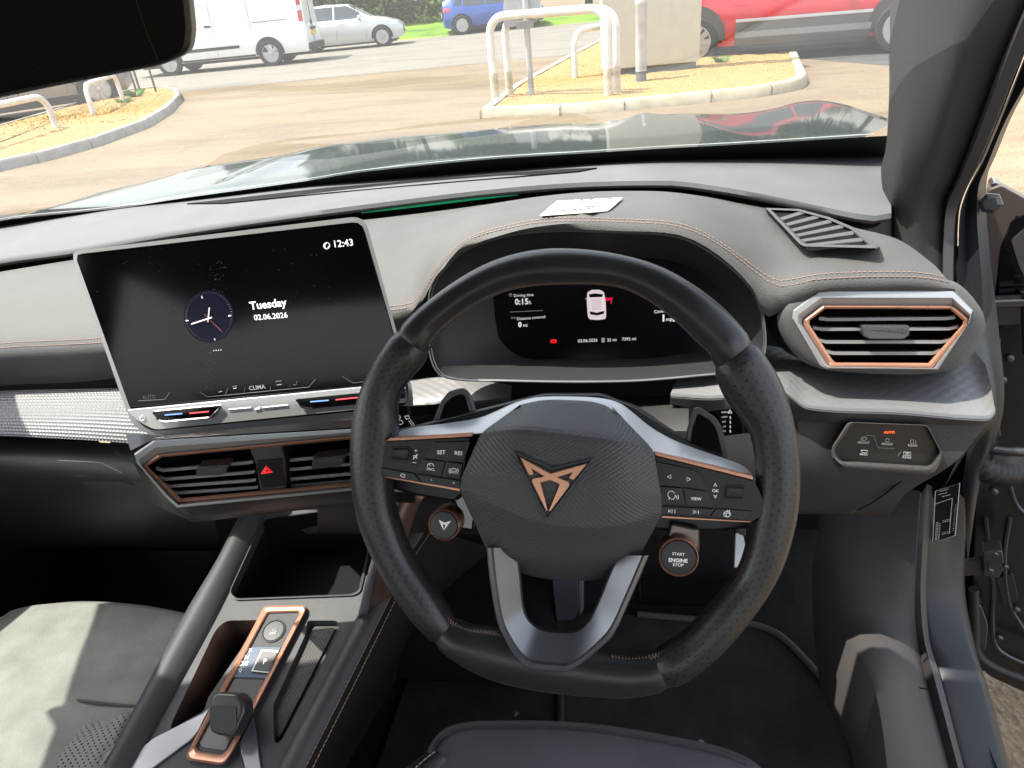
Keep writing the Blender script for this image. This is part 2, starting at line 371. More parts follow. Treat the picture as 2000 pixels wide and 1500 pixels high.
# spokes -----------------------------------------------------------
if 0: sp = prism('spoke_trim', rnd([(756,858),(766,850),(807,835),(870,827),(935,816),(975,800),(1001,788),(1026,780),(1054,775),(1172,777),(1200,783),(1220,793),(1267,831),(1300,851),(1339,869),(1419,897),(1453,911),(1472,932),(1282,888),(1250,900),(1100,900),(950,900),(925,849)], [2]*22+[2]), WP, .008, .02, dsilver, wheel, .003)
ST = [(756,858),(766,850),(807,835),(870,827),(935,816),(975,800),(1001,788),(1026,780),(1054,775),(1110,774),(1172,777),(1200,783),(1220,793),(1267,831),(1300,851),(1339,869),(1419,897),(1453,911),(1470,928)]
SB = [(754,859),(775,857),(815,854),(870,851),(925,848),(960,846),(985,845),(1015,843),(1050,843),(1110,843),(1170,846),(1200,850),(1225,860),(1262,880),(1290,888),(1335,900),(1400,917),(1445,928),(1472,934)]
rows = [[WP.p(*p, -.022) for p in ST]]+[[WP.p(a[0]*(1-t)+b[0]*t, a[1]*(1-t)+b[1]*t, o) for a, b in zip(ST, SB)] for t, o in ((0, -.012), (.06, -.009), (.5, .004), (.94, .0135), (1, .0135))]
loft('spoke_trim', rows, M('spoke_trim_silver', (.58, .59, .6), .34, .3), wheel, nu=70, smooth=40)
prism('spoke_back', rnd([(736,900),(770,842),(1001,784),(1060,770),(1175,770),(1240,795),(1345,862),(1470,925),(1512,1000),(1468,1034),(1400,1040),(1300,1040),(900,985),(800,968),(745,950)], 10), WP, -.017, .014, blackp, wheel, .004)
for side, C_ in (('l', dict(panel=[(752,862),(919,854),(900,948),(897,958),(755,935),(719,907)], top=[(753,862),(761,855),(925,845),(922,853)], bot=[(749,932),(756,931),(898,954),(899,960)], wheelp=[(767,876),(797,875),(796,899),(765,896)],
        btn=[[(848,864),(919,862),(905,903),(829,895)], [(826,897),(869,902),(861,929),(813,920)], [(873,902),(904,905),(899,935),(864,930)], [(741,914),(808,925),(822,942),(763,932)], [(813,926),(899,939),(898,954),(825,943)]])),
      ('r', dict(panel=[(1279,890),(1473,939),(1503,1000),(1466,1021),(1290,1012),(1284,950)], top=[(1277,881),(1280,890),(1472,938),(1467,929)], bot=[(1292,1007),(1292,1012),(1464,1021),(1467,1018)], wheelp=[(1421,950),(1452,951),(1451,974),(1419,972)],
        btn=[[(1281,902),(1350,916),(1366,927),(1379,955),(1288,948)], [(1288,950),(1331,953),(1338,987),(1290,986)], [(1335,953),(1380,960),(1394,991),(1341,987)], [(1290,989),(1395,994),(1387,1006),(1290,1005)], [(1399,994),(1471,999),(1452,1016),(1388,1009)]]))):
    pn = prism('button_panel', rnd(C_['panel'], 3), WP, .0125, .012, blackp, wheel, .0015)
    prism('copper_strip', C_['top'], WP, .0145, .006, copper, wheel, .0006); prism('copper_strip', C_['bot'], WP, .0142, .008, copper, wheel, .0006)
    for b_ in C_['btn']: prism('button', rnd(b_, 2.5), WP, .0142, .004, M('button_black', (.012, .0125, .014), .38), pn, .0009)
    q = C_['wheelp']; cx, cy = np.mean(q, axis=0); sc = prism('scroll_surround', rnd([(cx+(x-cx)*1.28, cy+(y-cy)*1.3) for x, y in q], 4), WP, .0134, .003, darkp, pn, .0008)
    rows = []
    for k in range(9):
        an = math.pi*k/8; t = .5-.5*math.cos(an); l = [q[0][i]*(1-t)+q[3][i]*t for i in (0, 1)]; r_ = [q[1][i]*(1-t)+q[2][i]*t for i in (0, 1)]
        rows.append([WP.p(*l, .013+.004*math.sin(an)), WP.p(*r_, .013+.004*math.sin(an))])
    loft('scroll_wheel', rows, M('knurled_black', (.02, .02, .02), .4, pat=('knurl', .0011, 1)), pn, nu=8)
W_ = .0146
for s_, a_, b_, bo in (('SET', (854,887), (870,887), .01), ('RES', (888,888), (903,889), .01), ('CNCL', (833,917.5), (849,919.5), .01), ('+', (810,884), (815,884), 0), ('VIEW', (1349,976.5), (1370,977.5), .01), ('OK', (1391,961), (1404,962), .01), ('+', (884,946), (888,946.5), 0)):
    text(s_, a_, b_, WP, W_, printw, wheel, bold=bo)
tri = lambda cx, cy, r, a: [(cx+r*math.cos(RAD(a+120*k)), cy+r*math.sin(RAD(a+120*k))) for k in (0, 1, 2, 0)]
arc = lambda cx, cy, rx, ry, a0, a1, n=14: [(cx+rx*math.cos(RAD(a0+(a1-a0)*k/n)), cy+ry*math.sin(RAD(a0+(a1-a0)*k/n))) for k in range(n+1)]
strokes('symbols', [tri(1308,931,4.5,180), tri(1344,936,4.5,0), tri(1397,947.5,3.6,-90), tri(1397,969,3.6,90), tri(1311,998,4,180), [(1318,995),(1318,1002)], tri(1356,1000,4,0), [(1364,997),(1364,1004)], [(1306,995),(1306,1001)],
    arc(1311,966,6.5,7,-20,-260), [(1307,972),(1307,976)], [(1318,966),(1320,970),(1317,971),(1316,975),(1311,975)], arc(1318,971,4,4,-40,40,5), arc(1318,971,7,7,-40,40,6),
    arc(1420,1004,6.5,5.5,0,360), [(1414,1004),(1418,1002),(1423,1002),(1427,1005)], [(1418,1003),(1419,1009)], [(1420,1001),(1421,996)], [(1424,1001),(1425,996)],
    arc(841,910,6,5,-190,10), [(841,910),(838,906)], arc(886,920,6,5,-180,0,10), arc(886,920,9,8,140,220,8), arc(886,920,9,8,-40,40,8), [(880,920),(892,921),(892,924),(880,923),(880,920)],
    [(806,903),(813,904)], [(808,890),(811,890),(814,887),(814,896),(811,893),(808,893),(808,890)], [(807,897),(816,887)], [(782,928),(786,925),(791,928),(790,932),(784,931),(782,928)], [(841,937),(844,938)]], WP, W_, .00026, printw, wheel)
# bottom V spoke ---------------------------------------------------
OUT = [(952,1070),(958,1130),(973,1215),(990,1253),(1011,1287),(1030,1303),(1068,1308),(1106,1310),(1130,1298),(1165,1270),(1196,1240),(1225,1180),(1266,1085)]
INN = [(1012,1070),(1018,1130),(1025,1192),(1036,1212),(1054,1225),(1076,1230),(1098,1232),(1125,1230),(1140,1222),(1153,1206),(1172,1165),(1190,1120),(1206,1085)]
mixp = lambda t: [(o[0]*(1-t)+i[0]*t, o[1]*(1-t)+i[1]*t) for o, i in zip(OUT, INN)]
rows = [[WP.p(*p, of) for p in mixp(t)] for t, of in ((-.02, .0), (-.03, .018), (0, .0225), (.12, .0235), (.2, .0195), (.55, .013), (.93, .006), (1.0, .001), (1.0, -.03))]
loft('lower_spoke', rows, M('spoke_metal', (.17, .175, .19), .32, .6, var=.08), wheel, nu=46, smooth=30)
# airbag cover -------------------------------------------------------
HB = [[(1016,790),(1060,784),(1108,784),(1155,787),(1196,795)],
      [(940,845),(1010,838),(1110,848),(1200,860),(1276,878)],
      [(903,930),(1000,925),(1100,935),(1200,950),(1291,968)],
      [(899,955),(1000,1002),(1095,1028),(1200,1028),(1292,1003)],
      [(952,1070),(1010,1086),(1090,1096),(1170,1094),(1250,1078)],
      [(990,1112),(1040,1127),(1090,1134),(1150,1135),(1205,1126)]]
HO = [.002, .034, .038, .037, .018, -.014]
rows = []
for r_, o_ in zip(HB, HO):
    k = len(r_); R2 = [WP.p(2*r_[0][0]*.0+r_[0][0]-2, r_[0][1]+2, .0)]+[WP.p(*p, o_-(.009 if i in (0, k-1) else 0)) for i, p in enumerate(r_)]+[WP.p(r_[-1][0]+2, r_[-1][1]+2, .0)]
    rows.append(cat(R2[1:-1], 40)); rows[-1] = np.vstack([R2[0], rows[-1], R2[-1]])
rows.insert(0, np.array([p-wn*.012 for p in rows[0]])); rows.append(np.array([p-wn*.012 for p in rows[-1]]))
R3 = []
for i in range(len(rows)-1):
    nn = 8
    for t in np.arange(nn)/nn: R3.append(rows[i]*(1-t)+rows[i+1]*t)
R3.append(rows[-1])
R3 = np.array(R3)
for _ in range(1): R3[1:-1] = R3[1:-1]*.5+.25*(R3[:-2]+R3[2:])
V, Fc, U = grid(R3); hub = obj('airbag_cover', V, Fc, hubm, wheel, smooth=11, uv=U)
HPL = PL(WP.o+wn*.0385, wn)   # the flat front of the cover
es = lambda q: [(980+x*200/1765, 860+y*170/1500) for x, y in q]
EO, EI = es([(205,190),(860,470),(1590,315),(800,1375),(770,1375)]), es([(255,260),(860,530),(1510,360),(800,1290),(775,1290)])
ring('emblem_recess', EO, EI, HPL, [(0, -.004), (0, .0012), (.6, .0014), (1, -.002), (1, -.006)], M('recess_grey', (.05, .052, .056), .4), hub, smooth=20)
EM = es([(312,290),(840,575),(1475,400),(1235,690),(1150,655),(1215,560),(965,640),(1130,705),(1165,750),(1155,800),(835,1230),(815,1215),(1000,770),(975,750),(835,690),(700,725),(660,735),(790,1215),(770,1230),(520,720),(515,690),(545,655),(720,620),(505,485),(550,595),(470,605)])
prism('emblem', EM, HPL, .0028, .006, copper, wheel, .0006, smooth=20)
text('AIRBAG', (1056,1100), (1098,1106), PL(WP.o+wn*.0265, wn+np.array([0, 0, -.42])), .004, M('embossed', (.012, .012, .012), .5), hub) if False else None
# round satellite buttons ----------------------------------------------------
for cx, cy, r_, kind in ((868, 1024, 33, 'mode'), (1325, 1087, 38.5, 'start')):
    c = WP.p(cx, cy, -.004); R_ = r_*.575/F
    nm = np.array([.0, -.9, .42]); nm /= np.linalg.norm(nm)
    st = lathe('drive_mode_button' if kind == 'mode' else 'engine_start_button', [(R_*.8, -.022), (R_, -.018), (R_, .0), (R_*.99, .002), (R_*.93, .003), (R_*.88, .0015)], c, nm, copper, wheel)
    lathe('button_face', [(R_*.89, -.002), (R_*.88, .0016), (R_*.84, .0026), (R_*.5, .0028)], c, nm, M('button_face', (.006, .006, .01), .3), st)
    BP = PL(c+nm*.0031, nm)
    if kind == 'start':
        for s_, a_, b_, bo in (('START', (1313,1084), (1337,1086), .01), ('ENGINE', (1306,1097), (1343,1099), .03), ('STOP', (1314,1105.5), (1335,1107), .01)): text(s_, a_, b_, BP, 0, printw, st, bold=bo)
    else:
        k = 26/133.; e2 = [(868+(x-1078)*k*.92, 1026+(y-950)*k*.92) for x, y in EM]; prism('drive_symbol', e2, BP, .0004, .001, printw, st, 0)
prism('satellite_arm', [(885,975),(905,960),(930,990),(925,1040),(895,1035)], WP, -.012, .02, gloss, wheel, .003)
prism('satellite_arm', [(1310,1020),(1367,1032),(1367,1085),(1345,1060),(1300,1065)], WP, -.010, .02, M('bronze_grey', (.16, .13, .12), .3, .8), wheel, .003)
# paddles -------------------------------------------------------------------
for px_, inn in (([(842,832),(860,784),(876,764),(904,757),(917,768),(932,812),(924,826),(915,840)], [(850,835),(868,788),(882,775),(900,768),(911,776),(921,812),(912,840)]),
                 ([(1338,870),(1343,836),(1356,797),(1366,796),(1398,816),(1410,834),(1424,890),(1410,905)], [(1348,868),(1352,838),(1363,806),(1392,824),(1402,840),(1414,888),(1404,900)])):
    pd = prism('shift_paddle', rnd(px_, 7), WP, -.022, .005, M('paddle_grey', (.085, .085, .09), .35, .3), wheel, .0015)
    prism('paddle_face', rnd(inn, 7), WP, -.0208, .003, gloss, pd, .0008)
# steering column -----------------------------------------------------------
col_ = thing('steering_column', 'black column shroud behind the wheel with wiper and light stalks', 'steering column', UD(1122, 925, .75))
rows = []
for k, (of, sx, sy) in enumerate(((-.03, 150, 105), (-.06, 165, 118), (-.12, 172, 122), (-.22, 175, 125), (-.32, 180, 128))):
    rows.append([WP.p(1150+sx*math.cos(a)*1.0, 900+sy*math.sin(a)*(1 if math.sin(a) < 0 else 1.1), of) for a in np.linspace(0, 2*math.pi, 40, endpoint=False)])
V, Fc, U = grid(rows, True); obj('column_shroud', V, Fc, M('shroud_grey', (.024, .024, .026), .5, bump=(500, .3)), col_, smooth=60)
ls = loft('light_stalk', [[WP.p(900, 800+dy, -.05+dz), WP.p(830, 812+dy, -.045+dz), WP.p(768, 815+dy*1.2, -.04+dz), WP.p(700, 800+dy*1.2, -.04+dz)] for dy, dz in ((-20, -.006), (-20, 0), (24, 0), (24, -.008))], gloss, col_, nu=12, closed_v=True, smooth=30)
LP = PL(WP.p(790, 812, -.0385), wn)
strokes('symbols', [arc(776,815,6,4,-90,90)+[(771,819),(771,811),(776,811)], [(766,813),(770,813)], [(766,816),(770,816)], arc(781,825,6,4,-90,90)+[(776,829),(776,821),(781,821)], [(790,813),(798,812),(800,817),(794,819),(790,813)], [(798,822),(806,832)], [(801,820),(809,830)]], LP, 0, .0003, printw, ls)
rs = loft('wiper_stalk', [[WP.p(1380, 830+dy, -.05+dz), WP.p(1410, 826+dy, -.048+dz), WP.p(1480, 818+dy, -.046+dz), WP.p(1545, 815+dy, -.046+dz), WP.p(1558, 818+dy*.8, -.046+dz)] for dy, dz in ((-26, -.012), (-26, 0), (26, 0), (26, -.012))], gloss, col_, nu=14, closed_v=True, smooth=30)
RP = PL(WP.p(1415, 822, -.0445), wn)
for i, s_ in enumerate(('HIGH', 'LOW', 'INT', 'OFF', '1x')): text(s_, (1409+i*1.0, 807+i*9.2), (1421-(3 if i > 1 else 0), 806.5+i*9.2), RP, 0, printw, rs, bold=.02)
strokes('symbols', [tri(1426,805,4,-90)]+[[(1426,813+9*i),(1426.5,818+9*i)] for i in range(4)], RP, 0, .0005, printw, rs)
# ------------------------------------------------------------------ dashboard
dash = thing('dashboard', 'grey soft-touch dashboard with copper stitching, silver trim and a hooded binnacle', 'dashboard', (-.35, .95, .5))
def rowZ(L, dz=0, dy=0): return [UZ(x, y+dy, z+dz) for x, y, z in L]
A = [(-140,472,1.05),(0,440,1.06),(200,410,1.07),(400,385,1.08),(600,362,1.085),(800,345,1.09),(1000,330,1.09),(1200,316,1.09),(1400,309,1.087),(1600,305,1.084),(1726,304,1.08)]
B = [(-140,540,1.035),(0,507,1.045),(136,488,1.055),(340,452,1.07),(550,421,1.085),(757,394,1.095),(950,371,1.10),(1125,357,1.10),(1300,353,1.10),(1360,358,1.098),(1480,377,1.095),(1600,402,1.09),(1700,421,1.085),(1741,416,1.085)]
C_ = [(-140,556,1.02),(0,531,1.03),(136,509,1.04),(340,474,1.052),(550,445,1.065),(724,428,1.075),(880,409,1.08),(1055,385,1.08),(1300,374,1.08),(1424,393,1.077),(1496,406,1.074),(1600,428,1.07),(1680,446,1.068)]
b3 = np.array([UZ(*q) for q in B])
NU = 70
aR, bR = cat(rowZ(A), NU), cat(b3, NU)
mid = lambda t, up: aR*(1-t)+bR*t+np.array([0, 0, up])
rows = [aR+np.array([0, .07, -.03]), aR, mid(.3, .004), mid(.6, .007), mid(.85, .005), mid(.95, .002), bR, bR+np.array([0, -.002, -.006]), bR+np.array([0, .006, -.012]), bR+np.array([0, .05, -.014])]
V, Fc, U = grid(rows); obj('upper_pad', V, Fc, pad, dash, smooth=60, uv=U)
c3 = cat([UZ(*q) for q in C_], NU)
rows = [bR+np.array([0, .022, -.008]), bR+np.array([0, .035, -.028]), c3+np.array([0, .03, -.018]), c3+np.array([0, .005, -.006])]
V, Fc, U = grid(rows); obj('recess_band', V, Fc, matte, dash, smooth=60, uv=U)
# demister slot
sl = [(365,397),(440,389),(640,366),(840,350),(1000,337),(1100,330),(1166,327),(1130,334),(1000,345),(840,358),(640,376),(440,396)]
DS = PL(UZ(760, 360, 1.0935), (0, 0.0, 1)); 
slot = []
for x, y in sl:
    t = (x-0)/1726.; slot.append(UZ(x, y, 1.0905 if 500 < x else 1.087))
def onpad(x, y, up=.0015):                                   # point on the upper pad straight under a pixel
    best = None
    for i in range(1, 6):
        pass
    r = ray(x, y); P0 = np.array(rows_pad)
    lo, hi = .5, 2.2
    for _ in range(40):
        m_ = (lo+hi)/2; p = CAM+r*m_; z = padz(p[0], p[1])
        if p[2] > z+up: lo = m_
        else: hi = m_
    return CAM+r*hi
rows_pad = [aR, mid(.3, .004), mid(.6, .007), mid(.85, .005), mid(.95, .002), bR]
RPAD = np.array(rows_pad).reshape(-1, 3)
def padz(x, y):
    d = (RPAD[:, 0]-x)**2+(RPAD[:, 1]-y)**2; k = np.argsort(d)[:6]; w_ = 1/(d[k]+1e-6); return (RPAD[k, 2]*w_).sum()/w_.sum()
top = [onpad(x, y, .0022) for x, y in sl]
obj('demister_slot', top+[p-np.array([0, 0, .004]) for p in top], [tuple(range(12))]+[(i, (i+1) % 12, 12+(i+1) % 12, 12+i) for i in range(12)], matte, dash, smooth=0)
# ambient light strip, glowing green under the pad's lip
for x0, x1 in ((235, 340), (700, 1010)):
    q = [bR[i] for i in range(NU)]; xs = np.array([1000+F*((p-CAM)@RT)/((p-CAM)@FW) for p in q]); xx = np.linspace(x0, x1, 20)
    P3 = [np.array([np.interp(x, xs, np.array(q)[:, j]) for j in range(3)])+np.array([0, .006, -.0135]) for x in xx]
    tube('ambient_light', P3, [.0006+.0014*math.sin(math.pi*i/19) for i in range(20)], green_e, dash, 6)
# face of the dash, cowl over the instruments
CL = [((-140,556,1.02),(-140,690),(-140,715)),((0,531,1.03),(0,674),(0,701)),((190,500,1.043),(190,664),(190,692)),((500,452,1.06),(500,632),(500,660)),((724,428,1.075),(765,601),(765,628)),((810,418,1.078),(812,592),(813,606)),
      ((880,409,1.08),(850,530),(846,550)),((950,399,1.08),(915,468),(908,486)),((1055,385,1.08),(1000,441),(985,459)),((1160,376,1.08),(1090,428),(1085,448)),((1230,373,1.08),(1200,430),(1200,451)),((1300,374,1.08),(1310,436),(1310,457)),
      ((1380,384,1.079),(1365,453),(1362,474)),((1450,398,1.077),(1430,493),(1418,512)),((1520,411,1.075),(1490,538),(1470,566)),((1570,421,1.072),(1525,553),(1500,610)),((1620,432,1.07),(1592,540),(1585,572)),((1650,440,1.069),(1700,535),(1700,566)),((1680,447,1.068),(1790,536),(1800,564)),((1686,450,1.06),(1850,546),(1868,572))]
YD = [.80,.80,.80,.795,.775,.77,.765,.755,.752,.75,.75,.75,.748,.742,.735,.725,.715,.712,.71,.71]
rC, rD, rE, rF = [], [], [], []
for (c, d, e), y in zip(CL, YD):
    rC.append(UZ(*c)); rD.append(UY(*d, y)); rE.append(UY(*e, y-.008))
for i, p in enumerate(rE):
    e = CL[i][2]
    if i < 5: rF.append(UY(e[0], e[1]+62, YD[i]+.03))
    elif i < 15: rF.append(p+np.array([0, .02, -.004]))
    else: rF.append(p+np.array([0, .01, -.01]))
r1 = [c*.55+d*.45+np.array([0, .0, .016 if i < 6 else .012]) for i, (c, d) in enumerate(zip(rC, rD))]
r2 = [c*.15+d*.85+np.array([0, .0, .007]) for c, d in zip(rC, rD)]
r3 = [d*.4+e*.6+np.array([0, -.003, .001]) for d, e in zip(rD, rE)]
back = [c+np.array([0, .03, -.02]) for c in rC]
RS = [cat(r, 90) for r in (back, rC, r1, r2, rD, r3, rE, rF)]
lev = [RS[0], RS[1]]
sm = np.stack([cat(np.array(RS)[1:, j], 26) for j in range(90)], 1)
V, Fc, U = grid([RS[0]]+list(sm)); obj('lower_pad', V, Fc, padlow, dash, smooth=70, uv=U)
def oncowl(x, y, up=.001):
    r = ray(x, y); cand = sm.reshape(-1, 3); best = None
    q = cand-CAM; d = np.linalg.norm(np.cross(q, r), axis=1)/np.linalg.norm(r); k = np.argsort(d)[:4]; w_ = 1/(d[k]+1e-5)
    t = ((q[k]@r)/(r@r)*w_).sum()/w_.sum(); return CAM+r*t+np.array([0, -.3, .95])*up
gu = np.gradient(sm, axis=1); gv = np.gradient(sm, axis=0); gn = np.cross(gu, gv); gn /= np.linalg.norm(gn, axis=2)[..., None]+1e-12
gn *= np.sign((gn*(CAM-sm)).sum(2))[..., None]
def stitchline(off):                                         # runs on the skin itself, a fixed way from the fold
    out = []
    for j in range(sm.shape[1]):
        c = sm[:, j]; d = np.r_[0, np.cumsum(np.linalg.norm(np.diff(c, axis=0), axis=1))]
        tt = np.linspace(0, d[-1], 400); P = np.stack([np.interp(tt, d, c[:, k]) for k in range(3)], 1); q = tt[np.argmin(((P-RS[4][j])**2).sum(1))]+off
        out.append([np.interp(q, d, c[:, k]+gn[:, j, k]*.0009) for k in range(3)])
    return np.array(out)
for o_ in (-.003, .004):                                     # the twin stitch line
    pth = stitchline(o_); dashes('stitching', pth[3:], coppert, dash, .0052, .32, .00045)
# right end of the recess
prism('end_cap', [(1672,398),(1712,424),(1745,418),(1748,505),(1722,482),(1678,446)], PL(UZ(1700, 440, 1.06), (0, -1, .2)), 0, .02, kneep, dash, .002)
# demister grille on the right
ga, gb, gc = oncowl(1494, 406), oncowl(1716, 484), oncowl(1568, 480); gnn = np.cross(gb-ga, gc-ga); gnn *= np.sign(gnn@(CAM-ga)); gp0 = PL((ga+gb+gc)/3, gnn)
q_ = sm.reshape(-1, 3); pq = np.array([1000+F*((q_-CAM)@RT)/((q_-CAM)@FW), 750-F*((q_-CAM)@UP)/((q_-CAM)@FW)]).T; ins = (pq[:, 0] > 1490) & (pq[:, 0] < 1720) & (pq[:, 1] > 404) & (pq[:, 1] < 488) & (pq[:, 1] > 406+(pq[:, 0]-1500)*.30)
gp = PL(gp0.o+gp0.n*max(.001, ((q_[ins]-gp0.o)@gp0.n).max()+.001), gp0.n); gq = [(1494,406),(1560,408),(1620,424),(1672,446),(1718,482),(1712,486),(1570,482),(1560,477)]
gi = [(1508,411),(1556,413),(1614,429),(1662,450),(1694,477),(1690,479),(1577,477),(1568,472)]
gr = ring('demister_grille', gq, gi, gp, [(0, -.012), (0, .002), (.2, .0035), (.7, .004), (1, .002), (1, -.008)], padlow, dash, smooth=30)
prism('grille_cavity', gi, gp, .0004, .004, matte, gr, 0)
for k in range(6):
    t = k/5.; a = np.array((1514+62*t, 413+62*t)); lo_ = np.array((1538+150*t, 413+64*t)) if False else None
GI = [((1512,414),(1541,413)),((1522,426),(1572,418)),((1533,437),(1600,427)),((1543,448),(1625,436)),((1553,458),(1648,446)),((1563,468),(1668,459)),((1574,477),(1686,472))]
for i in range(1, 7):
    (a0, b0) = GI[i]; a = np.array(a0); b = np.array(b0)
    prism('grille_slat', [tuple(a+(0, -1)), tuple(b+(0, -9)), tuple(b+(0, -2)), tuple(a+(8, 3))], gp, .003, .006, padlow, gr, .0008)
# right vent pod
DV = PL(UY(1730, 650, .70), (-.06, -.95, .30))
fr_o = [(1602,566),(1861,566),(1900,606),(1893,630),(1832,722),(1612,720),(1600,714),(1547,622),(1549,606)]
fr_c = [(1606,596),(1859,597),(1891,622),(1890,634),(1822,718),(1622,715),(1617,711),(1569,634),(1569,624)]
fr_i = [(1611,603),(1855,604),(1881,626),(1880,634),(1813,709),(1632,708),(1626,703),(1581,634),(1581,626)]
pod = [(1592,548),(1850,546),(1914,600),(1922,650),(1862,722),(1640,726),(1566,704),(1520,640),(1528,585)]
rows = [[DV.p(*p, -.09) for p in [(1560,560),(1840,556),(1880,600),(1890,650),(1850,715),(1640,715),(1540,690),(1500,640),(1500,590)]]]
for of, sc in ((-.045, 1.0), (-.012, 1.0)): rows.append([DV.p(1730+(x-1730)*sc, 640+(y-640)*sc, of) for x, y in pod])
rows += [[DV.p(x*.5+u*.5, y*.5+v*.5, .004) for (x, y), (u, v) in zip(pod, fr_o)], [DV.p(*p, .006) for p in fr_o], [DV.p(*p, -.02) for p in fr_o]]
rr = [cat(r, 72, True) for r in rows[:4]]+[cat(r, 72, True, True) for r in rows[4:]]
V, Fc, U = grid(rr, True); obj('vent_pod', V, Fc, padlow, dash, smooth=60, uv=U)
def vent(o_, c_, i_, P, slats, tab, parent, label):
    v = ring('air_vent', o_, c_, P, [(0, -.012), (0, .006), (.12, .009), (.5, .0095), (.9, .003), (1, .002), (1, -.02)], dsilver, parent, smooth=24, label=label)
    ring('copper_surround', c_, i_, P, [(0, -.01), (0, .0045), (.5, .006), (1, .003), (1, -.03)], copper, v, smooth=24)
    prism('duct', i_, P, -.045, .01, matte, v, 0)
    for l in slats:
        n_ = len(l)//2
        rows_ = [[P.p(x, y, -.006+dz) for x, y in l] for dz, dy in ((0, 0),)]
        up = [P.p(x, y-5.5, -.022) for x, y in l]; f1 = [P.p(x, y-2.8, -.004) for x, y in l]; f2 = [P.p(x, y+3.2, -.004) for x, y in l]; dn = [P.p(x, y+2, -.024) for x, y in l]
        loft('slat', [up, f1, f2, dn], slat, v, nu=len(l)*4, lin=True, closed_v=True, smooth=30)
    for t in tab:
        tb = prism('vent_tab', rnd(t, 4), P, .006, .016, M('tab_grey', (.07, .07, .07), .35, .4), v, .0025)
        x0, y0 = t[0]; x1, y1 = t[1]; x2, y2 = t[2]; x3, y3 = t[3]
        for k in np.linspace(.22, .78, 12):
            a = (x0+(x1-x0)*k, y0+(y1-y0)*k); b = (x3+(x2-x3)*k, y3+(y2-y3)*k)
            prism('grip_rib', [(a[0]*.72+b[0]*.28-1, a[1]*.72+b[1]*.28), (a[0]*.72+b[0]*.28+1, a[1]*.72+b[1]*.28), (a[0]*.4+b[0]*.6+1, a[1]*.4+b[1]*.6), (a[0]*.4+b[0]*.6-1, a[1]*.4+b[1]*.6)], P, .0068, .002, silver, v, 0) if False else None
        q = [(x0*.85+x1*.15, y0*.7+y3*.3), (x0*.15+x1*.85, y1*.7+y2*.3), (x3*.15+x2*.85, y1*.45+y2*.55), (x3*.85+x2*.15, y0*.45+y3*.55)]
        prism('grip_pad', q, P, .0066, .002, M('grip_ribs', (.12, .12, .12), .4, .5, pat=('rib', 160, 1.0)), tb, .0003)
    return v
vent(fr_o, fr_c, fr_i, DV, [[(1600,622),(1612,624),(1856,622),(1866,620)], [(1588,640),(1604,643),(1858,642),(1872,638)], [(1598,664),(1612,668),(1842,668),(1856,664)], [(1614,686),(1628,690),(1826,690),(1836,684)]],
     [[(1684,636),(1777,636),(1777,654),(1765,663),(1698,663),(1686,656)]], dash, 'right-hand vent under the stitched pod')
# silver ledge on the right, under the pod
LG = [(1320,748,.735),(1400,738,.735),(1490,716,.74),(1560,722,.75),(1640,728,.755),(1800,728,.755),(1905,722,.75),(1925,712,.745)]
FT = [(1310,768,.70),(1400,772,.69),(1500,756,.68),(1535,762,.675),(1578,790,.668),(1760,800,.664),(1930,812,.66),(1944,800,.664)]
lt, ft = cat([UY(*q) for q in LG], 60), cat([UY(*q) for q in FT], 60)
rows = [lt+np.array([0, .05, .002]), lt, lt*.5+ft*.5+np.array([0, 0, .002]), lt*.12+ft*.88, ft, ft+np.array([0, -.0015, -.003])]
V, Fc, U = grid(rows); obj('silver_ledge', V, Fc, trimtri, dash, smooth=50, uv=U)
f2 = cat([UY(*q) for q in [(1310,790,.70),(1400,800,.69),(1500,800,.678),(1562,822,.674),(1760,826,.668),(1915,831,.664),(1926,826,.664)]], 60)
rows = [ft+np.array([0, .0, -.002]), ft+np.array([0, -.002, -.005]), f2, f2+np.array([0, .03, -.004])]
V, Fc, U = grid(rows); obj('ledge_front', V, Fc, M('ledge_grey', (.10, .098, .1), .4, .6), dash, smooth=40, uv=U)
# the same trim, left of the column
loft('silver_ledge', [[UY(*q) for q in r] for r in ([(700,800,.78),(770,752,.78),(862,735,.775),(900,738,.77),(1000,752,.77)], [(700,815,.73),(770,794,.73),(850,786,.73),(905,786,.73),(998,772,.73)], [(700,830,.74),(770,806,.74),(850,800,.74),(905,800,.74),(998,792,.74)])], trimtri, dash, nu=30, nv=10)
loft('column_panel', [[UY(*q) for q in r] for r in ([(620,806,.76),(800,800,.76),(1000,790,.76),(1345,770,.74)], [(620,860,.69),(800,860,.68),(1000,850,.67),(1345,830,.67)], [(620,1000,.68),(800,1000,.67),(1000,1000,.665),(1345,1000,.67)], [(620,1035,.72),(800,1035,.72),(1000,1035,.72),(1345,1035,.72)], [(620,1045,.95),(800,1045,.95),(1000,1045,.95),(1345,1045,.95)])], darkp, dash, nu=30, nv=16)
